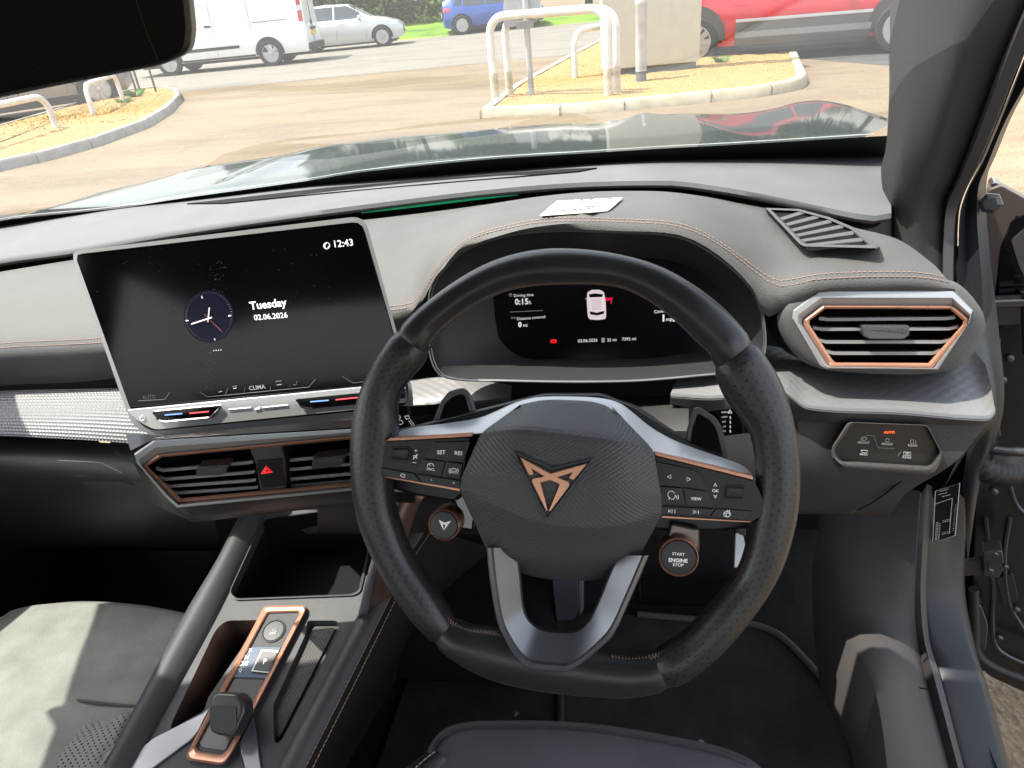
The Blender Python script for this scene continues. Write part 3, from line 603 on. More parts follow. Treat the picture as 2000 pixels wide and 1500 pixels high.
# knee panel and light switches
KP1 = [[(1330,790,.70),(1450,800,.69),(1560,822,.68),(1760,826,.675),(1925,832,.67)], [(1330,900,.69),(1450,905,.68),(1560,905,.67),(1760,905,.665),(1862,905,.66)], [(1330,985,.69),(1450,985,.685),(1560,985,.68),(1660,985,.675),(1772,962,.67)], [(1330,1002,.70),(1450,1002,.69),(1560,1001,.69),(1640,1002,.685),(1740,1004,.68)], [(1330,1004,.80),(1450,1004,.80),(1560,1003,.80),(1640,1004,.80),(1740,1006,.80)]]
loft('knee_panel', [[UY(*q) for q in r] for r in KP1], kneep, dash, nu=40, nv=26)
strokes('panel_seam', [[(1772,926),(1755,944),(1730,964),(1700,984),(1662,1002)]], PL(UY(1730, 960, .668), (0, -1, .05)), .002, .0012, matte, dash)
SW = PL(UY(1735, 865, .662), (0, -.97, .12))
so_ = rnd([(1656,824),(1812,830),(1842,888),(1828,920),(1812,927),(1645,916),(1624,896),(1624,874)], [8,8,10,10,8,10,8,8]); si = rnd([(1666,827),(1809,833),(1836,884),(1818,908),(1808,910),(1646,900),(1634,892),(1630,876)], [6,8,6,6,5,6,6,6])
sw = ring('light_switch_panel', so_, si, SW, [(0, -.01), (0, .0025), (.4, .006), (.75, .005), (1, -.002), (1, -.008)], M('switch_lip', (.075, .07, .068), .5, bump=(900, .5)), dash, smooth=60)
prism('switch_face', si, SW, -.002, .006, M('switch_face', (.016, .0145, .0145), .4), sw, 0)
for s_, a_, b_, m_ in (('AUTO', (1726,846.5), (1747,846.5), orange_e), ('FRONT', (1675,866), (1698,867), printg), ('MODE', (1722,869), (1743,869.5), printg), ('REAR', (1773,872), (1792,872.5), printg), ('MAX', (1679,889), (1695,890), printg), ('REAR', (1762,894.5), (1780,896), printg)): text(s_, a_, b_, SW, -.0012, m_, sw, bold=.02)
strokes('symbols', [arc(1688,857,4,3.6,-90,90)+[(1685,861),(1685,853),(1688,853)], [(1682,854),(1682,861)], arc(1733,860,3.5,3.5,0,360,10), arc(1782,863,4,4,90,270)+[(1784,859),(1784,867),(1782,867)], [(1788,860),(1788,866)], [(1681,879),(1695,880),(1692,885),(1684,884),(1681,879)], [(1765,883),(1779,883.5),(1779,889),(1765,889),(1765,883)], [(1769,886),(1775,886)]], SW, -.0012, .0003, printg, sw)
strokes('key_edge', [[(1692,850),(1706,851),(1713,872),(1717,875),(1748,876)], [(1761,878),(1754,891)]], SW, -.0018, .0006, M('edge_grey', (.12, .115, .115), .4), sw)
# passenger side: textured trim and glovebox
TT = [(-140,784,.79),(0,776,.79),(120,773,.79),(225,772,.785),(330,776,.78)]; TB = [(-140,842,.738),(0,846,.738),(150,853,.735),(270,861,.735),(330,864,.735)]
tt, tb = cat([UY(*q) for q in TT], 50), cat([UY(*q) for q in TB], 50)
rows = [tt+np.array([0, .02, 0]), tt, tt*.5+tb*.5+np.array([0, -.008, .002]), tb, tb+np.array([0, -.001, -.004]), tb+np.array([0, .02, -.010])]
V, Fc, U = grid(rows); obj('textured_trim', V, Fc, trimtex, dash, smooth=60, uv=U)
V, Fc, U = grid([tt+np.array([0, .04, .03]), tt+np.array([0, .03, -.01])]); obj('trim_gap', V, Fc, matte, dash, uv=U)
G = [[(-140,850,.79),(0,856,.79),(300,872,.78),(420,900,.77)], [(-140,905,.745),(0,905,.745),(250,925,.742),(420,960,.74)], [(-140,1010,.75),(0,1010,.75),(250,1015,.75),(420,1020,.75)], [(-140,1060,.80),(0,1060,.80),(250,1060,.80),(430,1060,.80)], [(-140,1075,1.0),(0,1075,1.0),(250,1075,1.0),(430,1075,1.0)]]
loft('glovebox', [[UY(*q) for q in r] for r in G], M('glovebox_plastic', (.011, .0115, .013), .45, bump=(800, .15)), dash, nu=30, nv=24)
GP = PL(UY(170, 910, .744), (0, -1, -.02))
strokes('glovebox_seam', [[(225,882),(250,902),(300,930)], [(112,899),(196,903),(238,924)]], GP, .006, .0007, M('seam_grey', (.05, .05, .055), .5), dash)
# A paper sticker lies on the cowl
# ------------------------------------------------------------------ instrument cluster
CP = PL(UY(1180, 640, .80), (0, -.94, .34)); CR = PL(UY(1180, 735, .715), (0, -.94, .34))
clu = thing('instrument_cluster', 'digital instrument display behind the steering wheel under the cowl', 'instrument display', UY(1150, 740, .80))
oo = [(905,486),(985,458),(1085,447),(1200,450),(1310,456),(1362,474),(1418,512),(1455,545),(1482,585),(1492,630),(1494,676),(1484,706),(1440,722),(1396,728),(1220,742),(980,741),(868,734),(846,708),(836,650),(838,590),(846,550),(872,516)]
ii = [(960,560),(1010,520),(1085,500),(1200,500),(1290,506),(1345,520),(1385,545),(1400,570),(1408,600),(1408,640),(1402,665),(1392,676),(1376,685),(1330,692),(1260,700),(1100,702),(1020,698),(976,664),(970,640),(966,615),(964,590),(962,570)]
mixo = lambda t: [(o[0]*(1-t)+i[0]*t, o[1]*(1-t)+i[1]*t) for o, i in zip(oo, ii)]
def CW(t): return cat([CR.p(*p, 0)*(1-t)+CP.p(*p, 0)*t for p in mixo(t)], 88, True)
wall = [CW(0)+np.array([0, -.004, 0])]+[CW(t) for t in (.0, .25, .6, .85, 1)]
V, Fc, U = grid(wall, True); obj('binnacle_wall', V, Fc, M('binnacle', (.022, .022, .023), .5, bump=(600, .15)), clu, smooth=60, uv=U)
prism('display', ii, CP, .0, .01, clus, clu, 0)
for t in (0.0, .035): tube('rim_line', CW(t)+np.array([0, -.004, 0]), .0011, M('line_grey', (.13, .13, .135), .35, .6), clu, 6, True)
CPT = .0012
for s_, a_, b_, bo in (('Driving time', (1004,580), (1042,578), .0), ('0:15', (1006,595), (1032,594), .02), ('h', (1033,594), (1037,594), 0), ('Distance covered', (1010,625.5), (1065,621), 0), ('0', (1012,638.5), (1019,638.5), .05), ('mi', (1022,638), (1030,638), .01), ('02.06.2026', (1129,669), (1167,667), 0), ('25 mi', (1186,667), (1204,666), 0), ('7392 mi', (1215,665.5), (1242,664), 0), ('1', (1294,627), (1297.5,627), .05), ('mpg', (1301,627), (1318,626), .01), ('Consumption', (1278,612), (1325,607), .01)):
    text(s_, a_, b_, CP, CPT, white_e, clu, bold=bo)
strokes('symbols', [arc(997,576,3,3,0,360,12), [(997,574),(997,576),(999,576)], [(996,609.5),(1060,606.5)], arc(1000,621,1.5,1.5,0,360,8), arc(1005,621,1.5,1.5,0,360,8), [(1175,661),(1181,661),(1181,668),(1175,668),(1175,661)], [(1176,664),(1180,664)]], CP, CPT, .00035, grey_e, clu)
prism('fuel_symbol', [(1175,660),(1181,660),(1181,669),(1175,669)], CP, CPT, .001, grey_e, clu, 0)
car_o = rnd([(1147,571),(1156,566),(1172,566),(1180,571),(1183,590),(1184,618),(1182,623),(1168,625),(1152,624),(1148,618),(1146,590)], 3)
prism('car_picture', car_o, CP, CPT, .0008, pink_e, clu, 0)
for q in ([(1150,575),(1163,573),(1178,575),(1176,580),(1152,581)], [(1152,608),(1166,611),(1180,607),(1179,613),(1166,616),(1153,614)]): prism('car_picture', q, CP, CPT+.0006, .0006, clus, clu, 0)
prism('car_picture', [(1154,583),(1175,582),(1177,605),(1155,606)], CP, CPT+.0006, .0006, M('screen_roof', (.5, .42, .44), .4, emit=.25), clu, 0)
strokes('car_picture', [[(1152,582),(1153,607)], [(1177,581),(1179,606)], [(1146,583),(1143,584)]], CP, CPT+.0006, .0004, pink_e, clu)
prism('door_warning', [(1182,581),(1195,582),(1197,579),(1194,594),(1192,593),(1193,586),(1184,588)], CP, CPT, .0008, M('screen_darkred', (.5, .0, .03), .4, emit=.3), clu, 0)
strokes('brake_warning', [arc(1081,666.5,3.4,3.4,0,360,10), [(1081,664),(1081,669)], arc(1081,666.5,5.6,4.5,130,230,6), arc(1081,666.5,5.6,4.5,-50,50,6)], CP, CPT, .0005, red_e, clu)
# ------------------------------------------------------------------ paper sticker on the cowl
stq = rnd([(1054,426),(1084,399),(1110,395),(1217,391),(1194,415),(1186,418),(1110,422),(1074,427)], [2,2,2,2,3,3,2,2])
rowsS = []
for t in np.linspace(0, 1, 5):
    a, b = np.array((1088,398.))*(1-t)+np.array((1055,427.))*t, np.array((1217,391.))*(1-t)+np.array((1188,418.))*t
    rowsS.append([a*(1-u)+b*u for u in np.linspace(0, 1, 9)])
P3 = [[oncowl(*q, .004) for q in r] for r in rowsS]
V, Fc, U = grid(P3); stk = obj('paper_label', V, Fc, paper, None, smooth=80, uv=U, solid=.0008)
tag(stk, 'small white printed paper label lying on the cowl above the instruments', 'label')
LG_ = np.array(P3); ln = np.cross(LG_[2, 8]-LG_[2, 0], LG_[0, 4]-LG_[4, 4]); ln /= np.linalg.norm(ln)
def onlabel(u, t):
    i, j = t*4, u*8; i0, j0 = min(3, int(i)), min(7, int(j)); fi_, fj = i-i0, j-j0
    return (LG_[i0, j0]*(1-fi_)*(1-fj)+LG_[i0+1, j0]*fi_*(1-fj)+LG_[i0, j0+1]*(1-fi_)*fj+LG_[i0+1, j0+1]*fi_*fj)+ln*.0012
bmk = MB()
for t_, u0_, u1_, n, r_ in ((.36,.30,.82,15,.0006), (.5,.24,.8,17,.0006), (.66,.60,.72,3,.0009), (.82,.28,.78,12,.0010), (.14,.24,.95,5,.0007)):
    for j in range(n):
        u = u0_+(u1_-u0_)*j/n; bmk.add(*tubev([onlabel(u, t_), onlabel(min(1, u+(u1_-u0_)/n*rng.uniform(.3, .7)), max(0, min(1, t_+rng.uniform(-.06, .05))))], r_, 4))
bmk.build('print', ink, stk, smooth=0)
# ------------------------------------------------------------------ centre touchscreen
yw, tl = RAD(9), RAD(15)
SP = PL(UD(450, 610, .74), (math.sin(yw)*math.cos(tl), -math.cos(yw)*math.cos(tl), math.sin(tl)))
ts = thing('touchscreen', 'large black centre touchscreen in a silver bezel showing a clock and the date', 'touchscreen', UD(450, 800, .76))
bez = rnd([(138,491),(712,421),(806,762),(808,800),(700,818),(305,853),(262,836),(246,800)], [16,26,8,4,4,14,18,4], 6)
back = [(x*.98+9, y*.98+13) for x, y in bez]
V = [SP.p(*p, 0) for p in bez]; V2 = [SP.p(*p, -.022) for p in back]
rows = [cat([SP.p(*p, of) for p in q], 160, True, True) for q, of in ((back, -.03), (bez, -.016), (bez, -.002))]
inb = rnd([(146,497),(707,432),(797,748),(795,790),(700,803),(300,842),(272,828),(254,797)], [12,20,8,4,4,12,14,4], 6)
rows += [cat([SP.p(*p, of) for p in q], 160, True, True) for q, of in ((bez, .0), (inb, .0005), (inb, -.004))]
V, Fc, U = grid(rows, True); obj('bezel', V, Fc, M('bezel_silver', (.34, .34, .35), .36, .4), ts, smooth=40, uv=U)
obj('housing', cat([SP.p(*p, -.029) for p in back], 160, True, True), [tuple(range(160))], blackp, ts)
dp = rnd([(147,498),(706,433),(795,745),(245,797)], [11,18,3,3], 6)
prism('display', dp, SP, .0, .01, screen, ts, .0006)
T = .0006
for s_, a_, b_, bo, m_ in (('Tuesday', (489,605), (561,597), .022, white_e), ('02.06.2026', (497,625.5), (562,620), .012, white_e), ('12:43', (654,483), (690,479.5), .008, white_e), ('CLIMA', (487,762), (519,758.5), .02, grey_e), ('AUTO', (279,780), (305,777), 0, M('screen_dim', (.1, .1, .1), .4, emit=.06))): text(s_, a_, b_, SP, T, m_, ts, bold=bo)
dmb = MB(); xq, yq = SP.axes()
for k in range(230):
    t_ = rng.random(); cx_ = (432-30*t_ if t_ < .6 else 414-25*(t_-.6))+rng.normal(0, 9); cy_ = 500+260*t_
    if rng.random() < .35: cx_, cy_ = rng.uniform(170, 740), rng.uniform(480, 750)
    c_ = SP.p(cx_, cy_, .0004); r_ = rng.uniform(.00012, .0003); dmb.add([c_-xq*r_, c_+yq*r_*1.8, c_+xq*r_, c_-yq*r_*1.8], [(0, 1, 2, 3)])
tag(dmb.build('dust', M('dust', (.16, .155, .15), .9), ts, smooth=0), kind='stuff')
def disc(cx, cy, rx, ry, n=40): return [(cx+rx*math.cos(2*math.pi*k/n), cy+ry*math.sin(2*math.pi*k/n)) for k in range(n)]
dl = prism('clock_dial', disc(408, 618, 49, 51), SP, T, .001, navy_e, ts, 0)
strokes('clock_ticks', [[(408+46*math.sin(RAD(a))*1.0, 618-48*math.cos(RAD(a))), (408+43*math.sin(RAD(a)), 618-45*math.cos(RAD(a)))] for a in range(0, 360, 6)], SP, T+.0003, .00022, M('tick_grey', (.05, .05, .07), .5, emit=.12), dl)
strokes('clock_ticks', [[(394,578),(395,583)], [(446,617),(451,616.5)], [(419,661),(420,665)], [(363,626.5),(368,626)]], SP, T+.0003, .0005, white_e, dl)
strokes('clock_hands', [[(374,633),(408,622),(414,620)], [(409,601),(407,622),(406,629)]], SP, T+.0008, .0007, pink_e, dl)
strokes('clock_hands', [[(399,614),(407,622),(434,648)]], SP, T+.0006, .00025, M('hand_red', (.3, .1, .1), .5, emit=.2), dl)
strokes('symbols', [[(417+4.6*k, 685-.4*k), (419+4.6*k, 684.8-.4*k)] for k in range(4)], SP, T, .0008, grey_e, ts)
gl_ = prism('globe_symbol', disc(638, 480, 6.5, 6.8, 24), SP, T, .001, M('globe', (.55, .55, .56), .4, emit=.35), ts, 0)
prism('globe_symbol', [(636,477),(640,474),(643,478),(640,482),(638,486),(635,482)], SP, T+.0006, .0006, screen, gl_, 0)
dim = M('screen_line', (.09, .085, .085), .4, emit=.05)
strokes('symbols', [[(270,783),(322,780),(332,766)], [(390,765),(405,775),(440,772)], [(440,772),(445,758)], [(477,767),(479,757)], [(527,763),(529,754)], [(566,760),(567,750)], [(440,772),(603,756),(616,741)], [(668,735),(690,748),(712,745)],
    [(424,758),(427,766),(434,764)], [(454,755),(463,754),(462,758),(455,759),(454,755)], [(539,745),(550,744),(550,751),(540,752),(539,745)], [(573,752),(579,751),(580,744)]], SP, T, .00032, dim, ts)
# slider bar under the screen
bar = rnd([(247,801),(792,748),(794,786),(700,800),(302,840),(274,826),(256,812)], [4,3,3,3,10,12,6])
sb = prism('slider_bar', bar, SP, .003, .012, M('bar_silver', (.55, .55, .55), .26, .5), ts, .0025)
prism('slider_groove', rnd([(250,803),(440,788),(560,776),(792,753),(792,760),(575,781),(590,797),(560,800),(435,812),(430,800),(250,808)], 2), SP, .0034, .001, M('groove', (.05, .05, .05), .3, .5), sb, 0) if False else None
for q in ([(296,806),(432,793),(412,815),(320,824),(308,820)], [(574,780),(700,768),(792,759),(792,778),(700,790),(606,799),(590,796)]):
    pk = rnd(q, [3,4,6,6,4] if len(q) == 5 else [4,2,2,2,2,6,4]); prism('temperature_pocket', pk, SP, .0045, .002, gloss, sb, .0006)
    strokes('pocket_edge', [pk[4:]] if len(q) == 5 else [pk[:3]+[], pk[-9:]], SP, .005, .0009, chrome, sb)
strokes('temperature_blue', [[(322,811),(356,808)], [(606,785),(642,782)]], SP, .0052, .0008, blue_e, sb)
strokes('temperature_red', [[(370,807.5),(408,804)], [(656,781),(704,776)]], SP, .0052, .0008, M('screen_red2', (.55, .02, .03), .4, emit=.2), sb)
strokes('slider_marks', [[(446,800),(490,796)], [(512,796),(562,791)], [(498,800),(508,795),(508,798),(498,800)], arc(278,817,4.5,4.5,-60,240,10), [(278,811),(278,817)]], SP, .0036, .0006, printw, sb)
# ------------------------------------------------------------------ centre vents
VP = PL(UD(520, 920, .72), (math.sin(yw)*.97, -math.cos(yw)*.97, .12))
cv = thing('centre_vents', 'pair of centre air vents in a copper-lined frame with a red hazard button', 'air vents', UD(520, 980, .74))
vo = [(262,886),(300,860),(700,837),(830,822),(815,880),(800,962),(690,958),(346,992),(320,968),(268,905)]
vc = [(280,909),(308,888),(700,850),(806,838),(796,880),(782,948),(690,949),(349,981),(334,968),(284,915)]
vi = [(288,910),(316,893),(700,857),(798,846),(788,880),(774,941),(690,942),(353,973),(342,963),(291,914)]
v_ = vent(vo, vc, vi, VP, [[(305,915),(318,919),(492,903),(494,902)], [(310,932),(322,936),(496,922),(498,921)], [(320,947),(330,950),(498,938),(500,937)], [(334,960),(344,963),(502,952),(504,951)],
     [(566,899),(700,885),(790,876)], [(566,917),(700,905),(790,896)], [(566,936),(700,924),(784,915)], [(566,950),(700,938),(780,930)]],
     [[(384,913),(446,908),(442,922),(434,928),(382,930)], [(610,896),(674,889),(672,904),(664,912),(608,918)]], cv, None)
prism('hazard_block', [(486,876),(549,870),(556,898),(558,955),(508,960),(498,906)], VP, .002, .03, M('block_grey', (.05, .05, .052), .4), cv, .002)
hz = prism('hazard_button', rnd([(498,902),(549,897),(556,950),(510,955)], 4), VP, .0045, .006, M('hazard_black', (.008, .008, .008), .3), cv, .0015)
strokes('hazard_triangle', [[(511,925),(520,911),(532,922),(511,925)], [(516,923),(521,915),(527,921),(516,923)]], VP, .0052, .0006, M('hazard_red', (.75, .02, .03), .4, emit=.3), hz)
prism('vent_divider', [(549,870),(562,869),(572,955),(557,957)], VP, -.004, .03, matte, cv, .001)
# housing between screen and vents, down to the console
loft('vent_housing', [[VP.p(*p, of) for p in q] for q, of in (([(245,846),(300,850),(700,818),(830,806)], -.03), ([(255,880),(300,858),(700,834),(830,820)], -.004), ([(258,884),(302,864),(702,840),(828,826)], -.06))], blackp, cv, nu=30, lin=True, smooth=30)
loft('vent_chin', [[VP.p(*p, of) for p in q] for q, of in (([(262,900),(345,988),(690,955),(810,958)], -.06), ([(260,902),(345,990),(690,957),(810,960)], -.008), ([(300,985),(360,1008),(690,975),(810,980)], -.02), ([(330,1000),(380,1020),(690,985),(810,990)], -.12))], blackp, cv, nu=30, lin=True, smooth=30)
# ------------------------------------------------------------------ centre console
kp = RAD(15)
KP = PL(UD(480, 1330, .93), (0, -math.sin(kp), math.cos(kp)))
cons = thing('centre_console', 'dark grey centre console with a copper-framed gear selector', 'centre console', UD(480, 1450, 1.0))
def kpath(L): return [KP.p(x, y, o) for x, y, o in L]
def zfl(r): return np.array([[p[0], p[1], .34] for p in r])
# left bolster: a rounded rail
l0 = [(498,985,0),(475,1003,0),(420,1105,0),(361,1203,0),(205,1500,0),(150,1600,0)]; l1 = [(533,985,0),(519,1006,0),(475,1100,0),(424,1206,0),(262,1500,0),(205,1600,0)]
a = np.array(cat(kpath(l0), 40)); b = np.array(cat(kpath(l1), 40)); rows = [zfl(a)]
for t in np.linspace(0, 1, 12): rows.append(a*(1-t)+b*t+KP.n*(.022*math.sin(math.pi*min(1, t*1.02))**.7)+np.array([0, 0, 0]))
rows.append(b-KP.n*.015)
V, Fc, U = grid(rows); obj('left_rail', V, Fc, consm, cons, smooth=60, uv=U)
# deck with its openings cut: built as strips round the holes
def deck(name, px, off, m, parent=cons, bevel=.0015, th=.012): return prism(name, px, KP, off, th, m, parent, bevel)
binp = rnd([(515,1012),(720,985),(722,1080),(704,1156),(690,1163),(458,1172),(446,1158),(500,1040)], [10,2,8,10,10,12,12,10])
lp = rnd([(440,1212),(502,1211),(470,1268),(406,1362),(398,1388),(333,1424),(336,1410),(420,1232)], [14,3,3,3,6,4,4,10])
rp_ = rnd([(600,1212),(660,1212),(663,1232),(548,1448),(536,1452),(533,1378),(597,1238)], [6,8,6,6,6,8,8])
def holed(name, outer, holes, off, m):
    bm = bmesh.new(); 
    for loop in [outer]+holes:
        vs = [bm.verts.new(KP.p(*p, off)-org(cons)) for p in loop]
        for i in range(len(vs)): bm.edges.new((vs[i], vs[(i+1) % len(vs)]))
    bmesh.ops.triangle_fill(bm, use_beauty=True, edges=bm.edges[:], normal=Vector(KP.n))
    me = bpy.data.meshes.new(name); bm.to_mesh(me); bm.free(); me.materials.append(m)
    o = bpy.data.objects.new(name, me); COL.objects.link(o); o.parent = cons
    md = o.modifiers.new('thick', 'SOLIDIFY'); md.thickness = .006; md.offset = -1 if me.polygons[0].normal @ Vector(KP.n) > 0 else 1
    return o
holed('deck', [(519,1000),(780,975),(760,1085),(700,1208),(541,1500),(490,1600),(205,1600),(256,1490),(424,1206)], [binp, lp, rp_], 0, consm)
def pocket(name, hole, depth, m, mf, shrink=.9):
    cx, cy = np.mean(hole, axis=0)
    t_ = [KP.p(*p, 0.0005) for p in hole]; c = np.mean(t_, axis=0); bt = [c+(p-c)*shrink-KP.n*depth for p in t_]
    n = len(t_); w_ = obj(name, t_+bt, [(i, (i+1) % n, n+(i+1) % n, n+i) for i in range(n)], m, cons, smooth=60)
    obj('pocket_floor', bt, [tuple(range(n))], mf, w_, smooth=0); return w_
pocket('storage_bin', binp, .11, matte, matte, .92)
ring('bin_lip', binp, [(582+(x-582)*.965, 1085+(y-1085)*.96) for x, y in binp], KP, [(0, 0), (0, .003), (.6, .0035), (1, -.002)], consm, cons, smooth=60)
pocket('cup_recess', lp, .06, M('cup_plastic', (.015, .0155, .018), .5), matte, .92)
pw = pocket('phone_tray', rp_, .012, consm, M('tray_base', (.02, .02, .02), .7), .97)
tr = [KP.p(x, y, -.008) for x, y in rnd([(612,1226),(655,1226),(546,1440),(540,1438),(540,1380)], 4)]
x_, y_ = KP.axes(); obj('ribbed_mat', tr, [tuple(range(len(tr)))], ribmat, pw, uv=[(v@x_, v@y_) for v in tr], smooth=0)
# usb panel at the back of the bin
UB = PL(KP.p(640, 1020, -.03), (.1, -1, .25)); ub = prism('charging_panel', rnd([(575,1000),(720,988),(722,1032),(600,1045),(580,1030)], 8), UB, 0, .02, M('usb_panel', (.012, .013, .018), .35), cons, .002)
strokes('charging_ports', [[(622,1018),(634,1016)], [(640,1015),(652,1014)], [(680,1012),(700,1010)]], UB, .001, .0012, M('port', (.06, .06, .065), .4), ub)
# gear panel
fo_ = rnd([(514,1187),(522,1183),(594,1182),(598,1188),(597,1194),(452,1472),(438,1492),(428,1494),(368,1485),(363,1476)], [3,4,6,4,3,6,6,4,8,5]); fi_ = rnd([(523,1198),(527,1197),(582,1195),(585,1199),(580,1208),(446,1462),(437,1472),(430,1474),(388,1468),(382,1458)], [3,3,4,3,3,4,4,4,5,5])
ring('copper_frame', fo_, fi_, KP, [(0, -.03), (0, .007), (.25, .010), (.75, .0085), (1, .006), (1, -.01)], copper, cons, smooth=24)
gpn = prism('selector_panel', fi_, KP, .004, .02, M('selector_grey', (.04, .04, .043), .6, bump=(900, .1), spec=.25), cons, 0)
KN = KP.n; bc = KP.p(535, 1233, .004); rb = 22*.96/F
bt = lathe('stability_button', [(rb*1.08, -.002), (rb*1.08, .0015), (rb*.98, .0022), (rb*.93, .0005), (rb*.9, .0018), (rb*.5, .0022)], bc, KN, M('button_grey', (.045, .045, .048), .5, spec=.3), gpn)
text('OFF', (525.5,1240), (538,1239), KP, .0072, printg, bt); strokes('symbols', [[(533,1229),(540,1228),(541,1232),(532,1233),(533,1229)], [(531,1236),(534,1235)], [(538,1235),(541,1234)]], KP, .0072, .0004, printg, bt)
gd = prism('gear_display', [(492,1263),(549,1263),(522,1325),(447,1322),(470,1288)], KP, .0055, .004, M('gear_plate', (.07, .09, .13), .5, spec=.2), gpn, .001)
for s_, a_, b_ in (('R', (486,1274), (492,1273)), ('N', (478,1287), (485,1286.5)), ('D/S', (467,1300), (483,1300))): text(s_, a_, b_, KP, .0062, printw, gd, bold=.02)
strokes('symbols', [tri(469,1309,4,90)], KP, .0062, .0004, printw, gd)
pb = prism('park_button', rnd([(510,1266),(547,1268),(525,1316),(488,1312)], 3), KP, .0085, .006, M('park_chrome', (.10, .10, .105), .25, .5), gpn, .0015)
prism('park_face', rnd([(512,1272),(542,1274),(524,1312),(494,1308)], 2), KP, .0092, .002, MATS['cup_plastic'], pb, .0006); text('P', (513,1297), (520,1296.5), KP, .0098, printw, pb, bold=.04)
prism('gloss_plate', [(447,1325),(523,1328),(496,1372),(436,1362)], KP, .0045, .004, M('plate_black', (.005, .005, .006), .3, spec=.2), gpn, .0005)
prism('lever_well', rnd([(416,1395),(480,1395),(447,1450),(440,1466),(395,1460),(388,1448)], 4), KP, .005, .002, M('well_grey', (.05, .05, .052), .4), gpn, .0005)
# gear lever: a stubby block leaning back
LVc = lambda px, o: [KP.p(x, y, o) for x, y in px]
base_ = [(415,1386),(470,1380),(478,1402),(462,1440),(420,1436)]
gl = thing('gear_selector', 'stubby black gear selector lever in the copper frame', 'gear lever', KP.p(440, 1410, .005))
GL = PL(KP.p(442, 1395, .045), (.03, -.62, .78)); 
prism('lever_grip', rnd([(411,1362),(421,1352),(462,1354),(475,1368),(477,1392),(460,1428),(452,1441),(420,1436),(408,1426),(406,1400)], [8,8,8,8,8,6,6,8,8,8]), GL, .0, .028, M('lever_black', (.03, .03, .031), .3, coat=.2), gl, .006, seg=4)
prism('lever_inlay', rnd([(411,1378),(461,1380),(462,1418),(450,1434),(420,1431),(410,1420)], 5), GL, .0012, .002, M('lever_mesh', (.022, .022, .022), .45, pat=('weave', .0028, .8)), gl, .0005)
prism('lever_neck', rnd([(425,1390),(462,1388),(458,1425),(428,1430)], 5), PL(KP.p(442, 1410, .025), KP.n), 0, .03, gloss, gl, .003)
# silver V strips
prism('silver_strip', [(396,1392),(413,1378),(400,1402),(388,1428),(372,1446),(272,1520),(190,1560),(225,1500),(300,1440)], KP, .0035, .006, MATS['spoke_metal'], cons, .0015)
prism('silver_strip', [(494,1398),(501,1440),(512,1510),(520,1560),(490,1560),(478,1500),(466,1454)], KP, .0035, .006, MATS['spoke_metal'], cons, .0015)
# right rail with its stitched outer side
q0 = [(735,1085,0),(697,1203,0),(541,1500,0),(488,1600,0)]; q1 = [(836,1030,-.002),(803,1080,-.002),(762,1170,-.002),(597,1500,-.002),(545,1600,-.002)]
a = cat(kpath(q0), 40); b = cat(kpath(q1), 40); rows = [a-KP.n*.012]
for t in np.linspace(0, 1, 10): rows.append(a*(1-t)+b*t+KP.n*.012*math.sin(math.pi*min(1, t))**.6)
V, Fc, U = grid(rows); obj('right_rail', V, Fc, consd, cons, smooth=60, uv=U)
sd0 = b-KP.n*.004; sd1 = zfl(cat([UZ(x, y, .34) for x, y in ((1010,1085),(860,1200),(672,1500),(610,1600))], 40)); rows = [b-KP.n*.001, sd0*.97+sd1*.03]+[sd0*(1-t)+sd1*t for t in (.1, .3, .6, 1)]
V, Fc, U = grid(rows); obj('console_side', V, Fc, brown, cons, smooth=60, uv=U)
for o_ in (.0, .0055): dashes('stitching', b+np.array([o_*1.2, 0, .0015-o_*.9]), coppert, cons, .006, .3, .0006)
# trim blade rising from console to dash
BL = [[(731,1078),(752,1010),(775,955)], [(697,1204),(712,1140),(745,1060)]]
bl1 = [KP.p(697, 1204, .006), UD(728, 1090, .86), UD(766, 985, .80), UD(790, 950, .78)]; bl2 = [KP.p(716, 1196, .008), UD(742, 1092, .855), UD(777, 990, .795), UD(800, 955, .775)]; bl3 = [KP.p(768, 1163, .002), UD(790, 1075, .84), UD(812, 1000, .79), UD(835, 960, .775)]
loft('silver_blade', [bl1, bl2], silverl, cons, nu=16, solid=.004); loft('copper_blade', [bl2, bl3], M('bronze', (.34, .22, .18), .38, .8), cons, nu=16, solid=.004)
# ------------------------------------------------------------------ the car's own shell
body = thing('car_body', 'dark blue-grey car shell around the cabin with bonnet, windscreen and right front pillar', 'car', (-.35, 1.0, 0))
# right front pillar
pl_L = [(1738,-160,.335),(1738,0,.335),(1737,150,.335),(1735,233,.335),(1730,293,.335),(1721,330,.335),(1727,378,.335),(1741,420,.335),(1748,510,.335),(1748,640,.335)]
pl_R = [(1800,-160,.318),(1797,0,.318),(1782,150,.318),(1772,233,.318),(1762,300,.318),(1754,340,.318),(1748,390,.32),(1747,425,.328),(1756,510,.335),(1758,640,.335)]
pl_M = [(1920,-160,.34),(1895,0,.34),(1862,150,.342),(1835,260,.345),(1812,340,.347),(1797,400,.35),(1792,450,.352),(1790,510,.354),(1790,640,.354)]
pl_S = [(2075,-160,.385),(1997,13,.385),(1947,130,.385),(1893,277,.385),(1864,350,.385),(1843,395,.385),(1838,450,.385),(1836,510,.385),(1836,640,.385)]
def xr(L): return [UX(*q) for q in L]
pm = M('pillar_trim', (.032, .030, .0295), .8, bump=(800, .2), var=.05, spec=.2)
def py_rows(L, y0, y1, n=64):                               # a polyline resampled at common picture heights, smoothed
    c = cat([(q[0], q[1], q[2]*400) for q in L], 400); o = np.argsort(c[:, 1]); yy = np.linspace(y0, y1, n)
    return np.array([UX(np.interp(y, c[o, 1], c[o, 0]), y, np.interp(y, c[o, 1], c[o, 2])/400) for y in yy])
